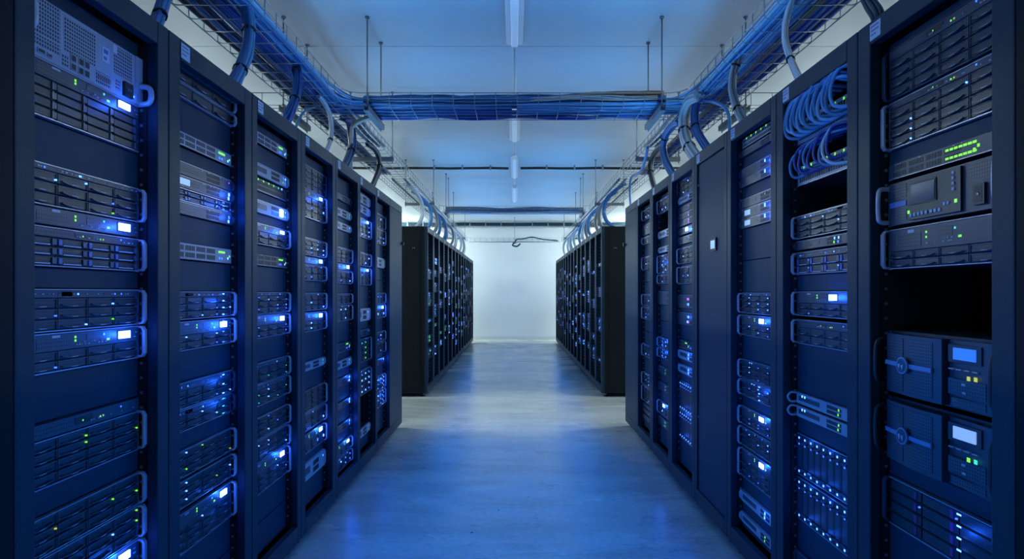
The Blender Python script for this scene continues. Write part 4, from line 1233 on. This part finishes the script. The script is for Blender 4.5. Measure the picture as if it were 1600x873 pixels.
# far drops: one arching bundle per far rack
fc = random.Random(9)
for s in (-1, 1):
    w = 'left' if s < 0 else 'right'
    for k in range(12):
        y = FY0 + 0.25 + k * 0.62
        cols = fc.choice((['g', 'g', 'w'], ['g', 'g2'], ['b1', 'b4'], ['g', 'w'], ['b2', 'b1'], ['g2', 'g']))
        d = fc.uniform(-0.03, 0.03)
        path = [(s * 1.34, y - 0.30, TB + .03), (s * 1.27, y - 0.12, TB - 0.01), (s * (1.20 + d), y + 0.04, TB - .10), (s * (1.17 + d), y + 0.10, TB - .24), (s * (1.19 + d), y + 0.06, TB - .38), (s * 1.25, y - 0.02, TOPZ + 0.003)]
        bundle(path, 6, 0.030, cols, f'arching cable bundle onto the {ORD[k]} rack of the far {w} row', 'arching bundles above the far racks', seed=400 + k + (s > 0) * 30, res=4, sides=5, wob=0.05)

# patch cables in the second right rack (its local frame: x right = -Y, y inwards = +X)
RC = (RS[1] + RS[2]) / 2
dxr = abs(1240 - VX)
zr = lambda y: CAMZ + (VY - y) * FACEX / dxr
def patch_cable(pts, r, col, label, group):
    base = Vector((FACEX, RC, zr(233)))
    b = MB()
    P = smooth([Vector((p[1], -p[0], p[2])) for p in pts], 7)
    b.tube(P, r, CAB[col], 7)
    o = b.build('patch_cable', None, base)
    return tag(o, label, 'cable', group)
pr = random.Random(2)
for k in range(14):
    x = -0.155 + k * 0.0285
    j = pr.uniform(-.006, .006)
    zo = 0.012 + (k % 2) * 0.018
    rr_ = 0.052 + pr.uniform(-.004, .006)
    zc = zo + rr_ * 1.25
    pts = [(x + 0.02, -0.008, zo + 0.02), (x - 0.01, -0.035, zo + 0.004), (x - 0.055 + j, -0.056, zc - rr_ * 0.9), (x - 0.078 + j, -0.058, zc), (x - 0.060 + j, -0.052, zc + rr_ * 1.0), (x - 0.01, -0.046, zc + rr_ * 1.45), (x + 0.05, -0.040, zc + rr_ * 1.40), (x + 0.085, -0.020, zc + rr_ * 1.1), (x + 0.09, 0.03, zc + rr_ * 1.0)]
    patch_cable(pts, 0.0066, 'b5' if k % 3 else 'b4', 'blue patch cable looping out of the upper patch panel', 'blue patch cable coil')
for k in range(8):
    x = -0.16 + k * 0.042
    zo = -0.155 + (k % 2) * 0.016
    L_ = pr.uniform(0.03, 0.07)
    pts = [(x + 0.03, -0.008, zo + 0.03), (x - 0.01, -0.034, zo + 0.02), (x - L_ * 0.6, -0.050, zo + 0.035), (x - L_ * 0.7, -0.052, zo + 0.075), (x + 0.0, -0.045, zo + 0.115 + pr.uniform(-.01, .01)), (x + 0.09, -0.03, zo + 0.12), (x + 0.14, 0.03, zo + 0.13)]
    patch_cable(pts, 0.0055, 'b3' if k % 3 else 'b4', 'dark blue patch cable tangled above the pale patch panel', 'dark blue patch cable tangle')
patch_cable([(0.19, -0.01, -0.145), (0.14, -0.05, -0.142), (0.085, -0.055, -0.105), (0.075, -0.052, -0.060), (0.11, -0.045, -0.020), (0.17, -0.03, -0.005), (0.20, 0.03, 0.0)], 0.0058, 'w', 'single whitish patch cable loop among the dark blue tangle', None)

for (px, py, r) in ((737, 832, .007), (779, 797, .006), (826, 776, .004)):
    y = CAMZ * F / (py - VY)
    b = MB(); b.prism([(r * math.cos(a) * random.uniform(.5, 1.1), r * math.sin(a) * random.uniform(.4, 1.0)) for a in (0, 1, 2, 3.1, 4.2, 5.3)], 0.0, 0.003, 'black', 'z')
    o = b.build('debris_chip', None, ((px - VX) / F * y, y, 0))
    tag(o, 'tiny dark chip lying on the bare concrete of the aisle', 'debris', 'chips on the aisle floor')

# ------------------------------------------------------------------ ceiling fittings
def batten(y0, y1, w, label, z=CEIL):
    t = empty('ceiling_light', (0, (y0 + y1) / 2, z), 0, label, 'ceiling light')
    d = (y1 - y0) / 2
    hw = w / 2
    b = MB()
    b.prism([(-hw * 0.5, -0.0005), (-hw * 0.5, -0.05), (hw * 0.5, -0.05), (hw * 0.5, -0.0005)], -d, d, 'white', 'y'); b.build('housing', t)
    for s in (-1, 1):
        b = MB()
        b.prism([(s * hw * 0.5, -0.030), (s * hw * 0.5, -0.05), (s * hw * 0.95, -0.040), (s * hw, -0.028), (s * hw * 0.9, -0.026)], -d, d, 'white', 'y')
        b.build('reflector', t)
    b = MB(); b.prism([(-hw * 0.42, -0.0505), (-hw * 0.36, -0.066), (hw * 0.36, -0.066), (hw * 0.42, -0.0505)], -d + 0.01, d - 0.01, 'diff', 'y'); b.build('diffuser', t)
    for yy in (-d, d - 0.012):
        b = MB(); b.box(-hw * 0.55, hw * 0.55, yy - 0.004, yy + 0.012 + 0.004, -0.070, -0.0005, 'white'); b.build('end_cap', t)
    return t
batten(3.15, 4.82, 0.125, 'white batten ceiling light in front of the near cross tray')
batten(6.35, 7.86, 0.125, 'white batten ceiling light just behind the near cross tray')
batten(8.85, 10.40, 0.105, 'white batten ceiling light crossing the dark pipe')
batten(11.3, 13.1, 0.105, 'farthest white batten ceiling light above the second cross tray')
def conduit(y0, y1, label):
    b = MB()
    for x in (-0.008, 0.008):
        b.tube([Vector((x, y0, 0)), Vector((x, y1, 0))], 0.007, 'white', 8)
    o = b.build('light_conduit', None, (0, 0, CEIL - 0.010))
    tag(o, label, 'conduit')
conduit(4.83, 6.34, 'white conduit joining the first two batten lights')
conduit(7.87, 8.84, 'white conduit joining the second and third batten lights')
conduit(10.41, 11.29, 'white conduit joining the third and fourth batten lights')
def pipe(y, z, r, label, x0=-3.6, x1=3.6, k='black', gap=True):
    t = empty('ceiling_pipe', (0, y, z), 0, label, 'pipe')
    for (a, c) in (((x0, -0.09), (0.09, x1)) if gap else ((x0, x1),)):
        b = MB(); b.tube([Vector((a + (c - a) * j / 12, 0, 0.004 * math.sin(j * 1.9))) for j in range(13)], r, k, 8); b.build('pipe', t)
    x = x0 + 0.3
    while x < x1:
        if abs(x) > 0.1:
            b = MB(); b.box(x - 0.012, x + 0.012, -r - 0.006, r + 0.006, -r - 0.006, CEIL - z - 0.0005, 'nut'); b.build('pipe_clip', t)
        x += 0.42
pipe(9.6, CEIL - 0.045, 0.019, 'black pipe clipped across the ceiling behind the near cross tray')
pipe(17.25, CEIL - 0.07, 0.045, 'thick dark pipe across the ceiling by the white end wall', k='paint', gap=False)
# lamps of the side aisles, hung behind the racks
LAMPS = []
for k, st in enumerate((24, 40, 135, 60, 70, 330)):
    M['lamp%d' % k] = mat('lit_diffuser', (0.8, 0.8, 0.8), 0.4, emit=(0.72, 0.93, 1.0), strength=st, sample=True)
    LAMPS.append('lamp%d' % k)
for s in (-1, 1):
    w = 'left' if s < 0 else 'right'
    for k, y in enumerate((0.6, 3.6, 6.9, 10.2, 13.4, 16.4)):
        t = empty('aisle_lamp', (s * 3.25, y, CEIL), 0, f'lit batten lamp in the aisle behind the {w} racks, {ORD[k]} along', 'ceiling light', 'lamps behind the racks')
        b = MB(); b.box(-0.05, 0.05, -0.75, 0.75, -0.05, -0.0005, 'white'); b.build('housing', t)
        b = MB(); b.prism([(-0.05, -0.0505), (-0.04, -0.085), (0.04, -0.085), (0.05, -0.0505)], -0.74, 0.74, LAMPS[k], 'y'); b.build('diffuser', t)

# ------------------------------------------------------------------ light, camera, view
def area(name, loc, rot, sx, sy, energy, color, spread=180):
    l = bpy.data.lights.new(name, 'AREA')
    l.shape = 'RECTANGLE'; l.size = sx; l.size_y = sy
    l.energy = energy; l.color = color
    l.spread = math.radians(spread)
    o = bpy.data.objects.new(name, l); COL.objects.link(o)
    o.location = loc; o.rotation_euler = rot
    return o
BLUE = (0.0, 0.19, 1.0)
WASH = (0.09, 0.40, 0.92)
for s in (-1, 1):
    # added area lights standing in for the glow of the lit fronts
    area('rack_glow', (s * 1.0, 3.4, 0.74), (0, s * R90, 0), 1.0, 5.6, 34, BLUE, 150)
    area('far_rack_glow', (s * 1.0, 12.2, 1.1), (0, s * R90, 0), 1.2, 8.4, 22, BLUE)
    # added lights without fixtures at rack-top height, shining up at the ceiling
    area('ceiling_wash', (s * 1.0, 4.0, 2.11), (0, math.pi - s * 0.3, 0), 0.05, 4.2, 13, WASH, 130)
    area('far_ceiling_wash', (s * 1.0, 12.2, 2.11), (0, math.pi - s * 0.3, 0), 0.05, 8.4, 30, WASH, 130)
# added point lights imitating the halo of each lit display and light cluster
gl = bpy.data.lights.new('display_glow', 'POINT')
gl.energy = 0.5; gl.color = (0.01, 0.10, 1.0); gl.shadow_soft_size = 0.006
gl.energy = 0.42; gl2 = gl.copy(); gl2.energy = 0.20; gl3 = gl.copy(); gl3.energy = 0.06
for (_, rz, loc, x, z, e) in GLOWS:
    g = bpy.data.objects.new('display_glow', gl if e > 0.7 else gl2 if e > 0.3 else gl3); COL.objects.link(g)
    out = 0.045
    ca, sa = math.cos(rz), math.sin(rz)
    g.location = (loc.x + x * ca + out * sa, loc.y + x * sa - out * ca, loc.z + z)
w = bpy.data.worlds.new('world'); SC.world = w
w.use_nodes = True
w.node_tree.nodes['Background'].inputs[0].default_value = (0.02, 0.06, 0.2, 1)
w.node_tree.nodes['Background'].inputs[1].default_value = 0.0

cam = bpy.data.cameras.new('camera')
cam.sensor_width = 36; cam.lens = F / 1600 * 36
cam.shift_x = -(VX - 800) / 1600
cam.shift_y = (VY - 436.5) / 1600
cam.clip_start = 0.02; cam.clip_end = 100
co = bpy.data.objects.new('camera', cam); COL.objects.link(co)
co.location = (0, 0, CAMZ); co.rotation_euler = (R90, 0, 0)
SC.camera = co
vs = SC.view_settings
vs.view_transform = 'Standard'; vs.look = 'None'; vs.gamma = 1.0; vs.use_curve_mapping = False
vs.exposure = 0.0
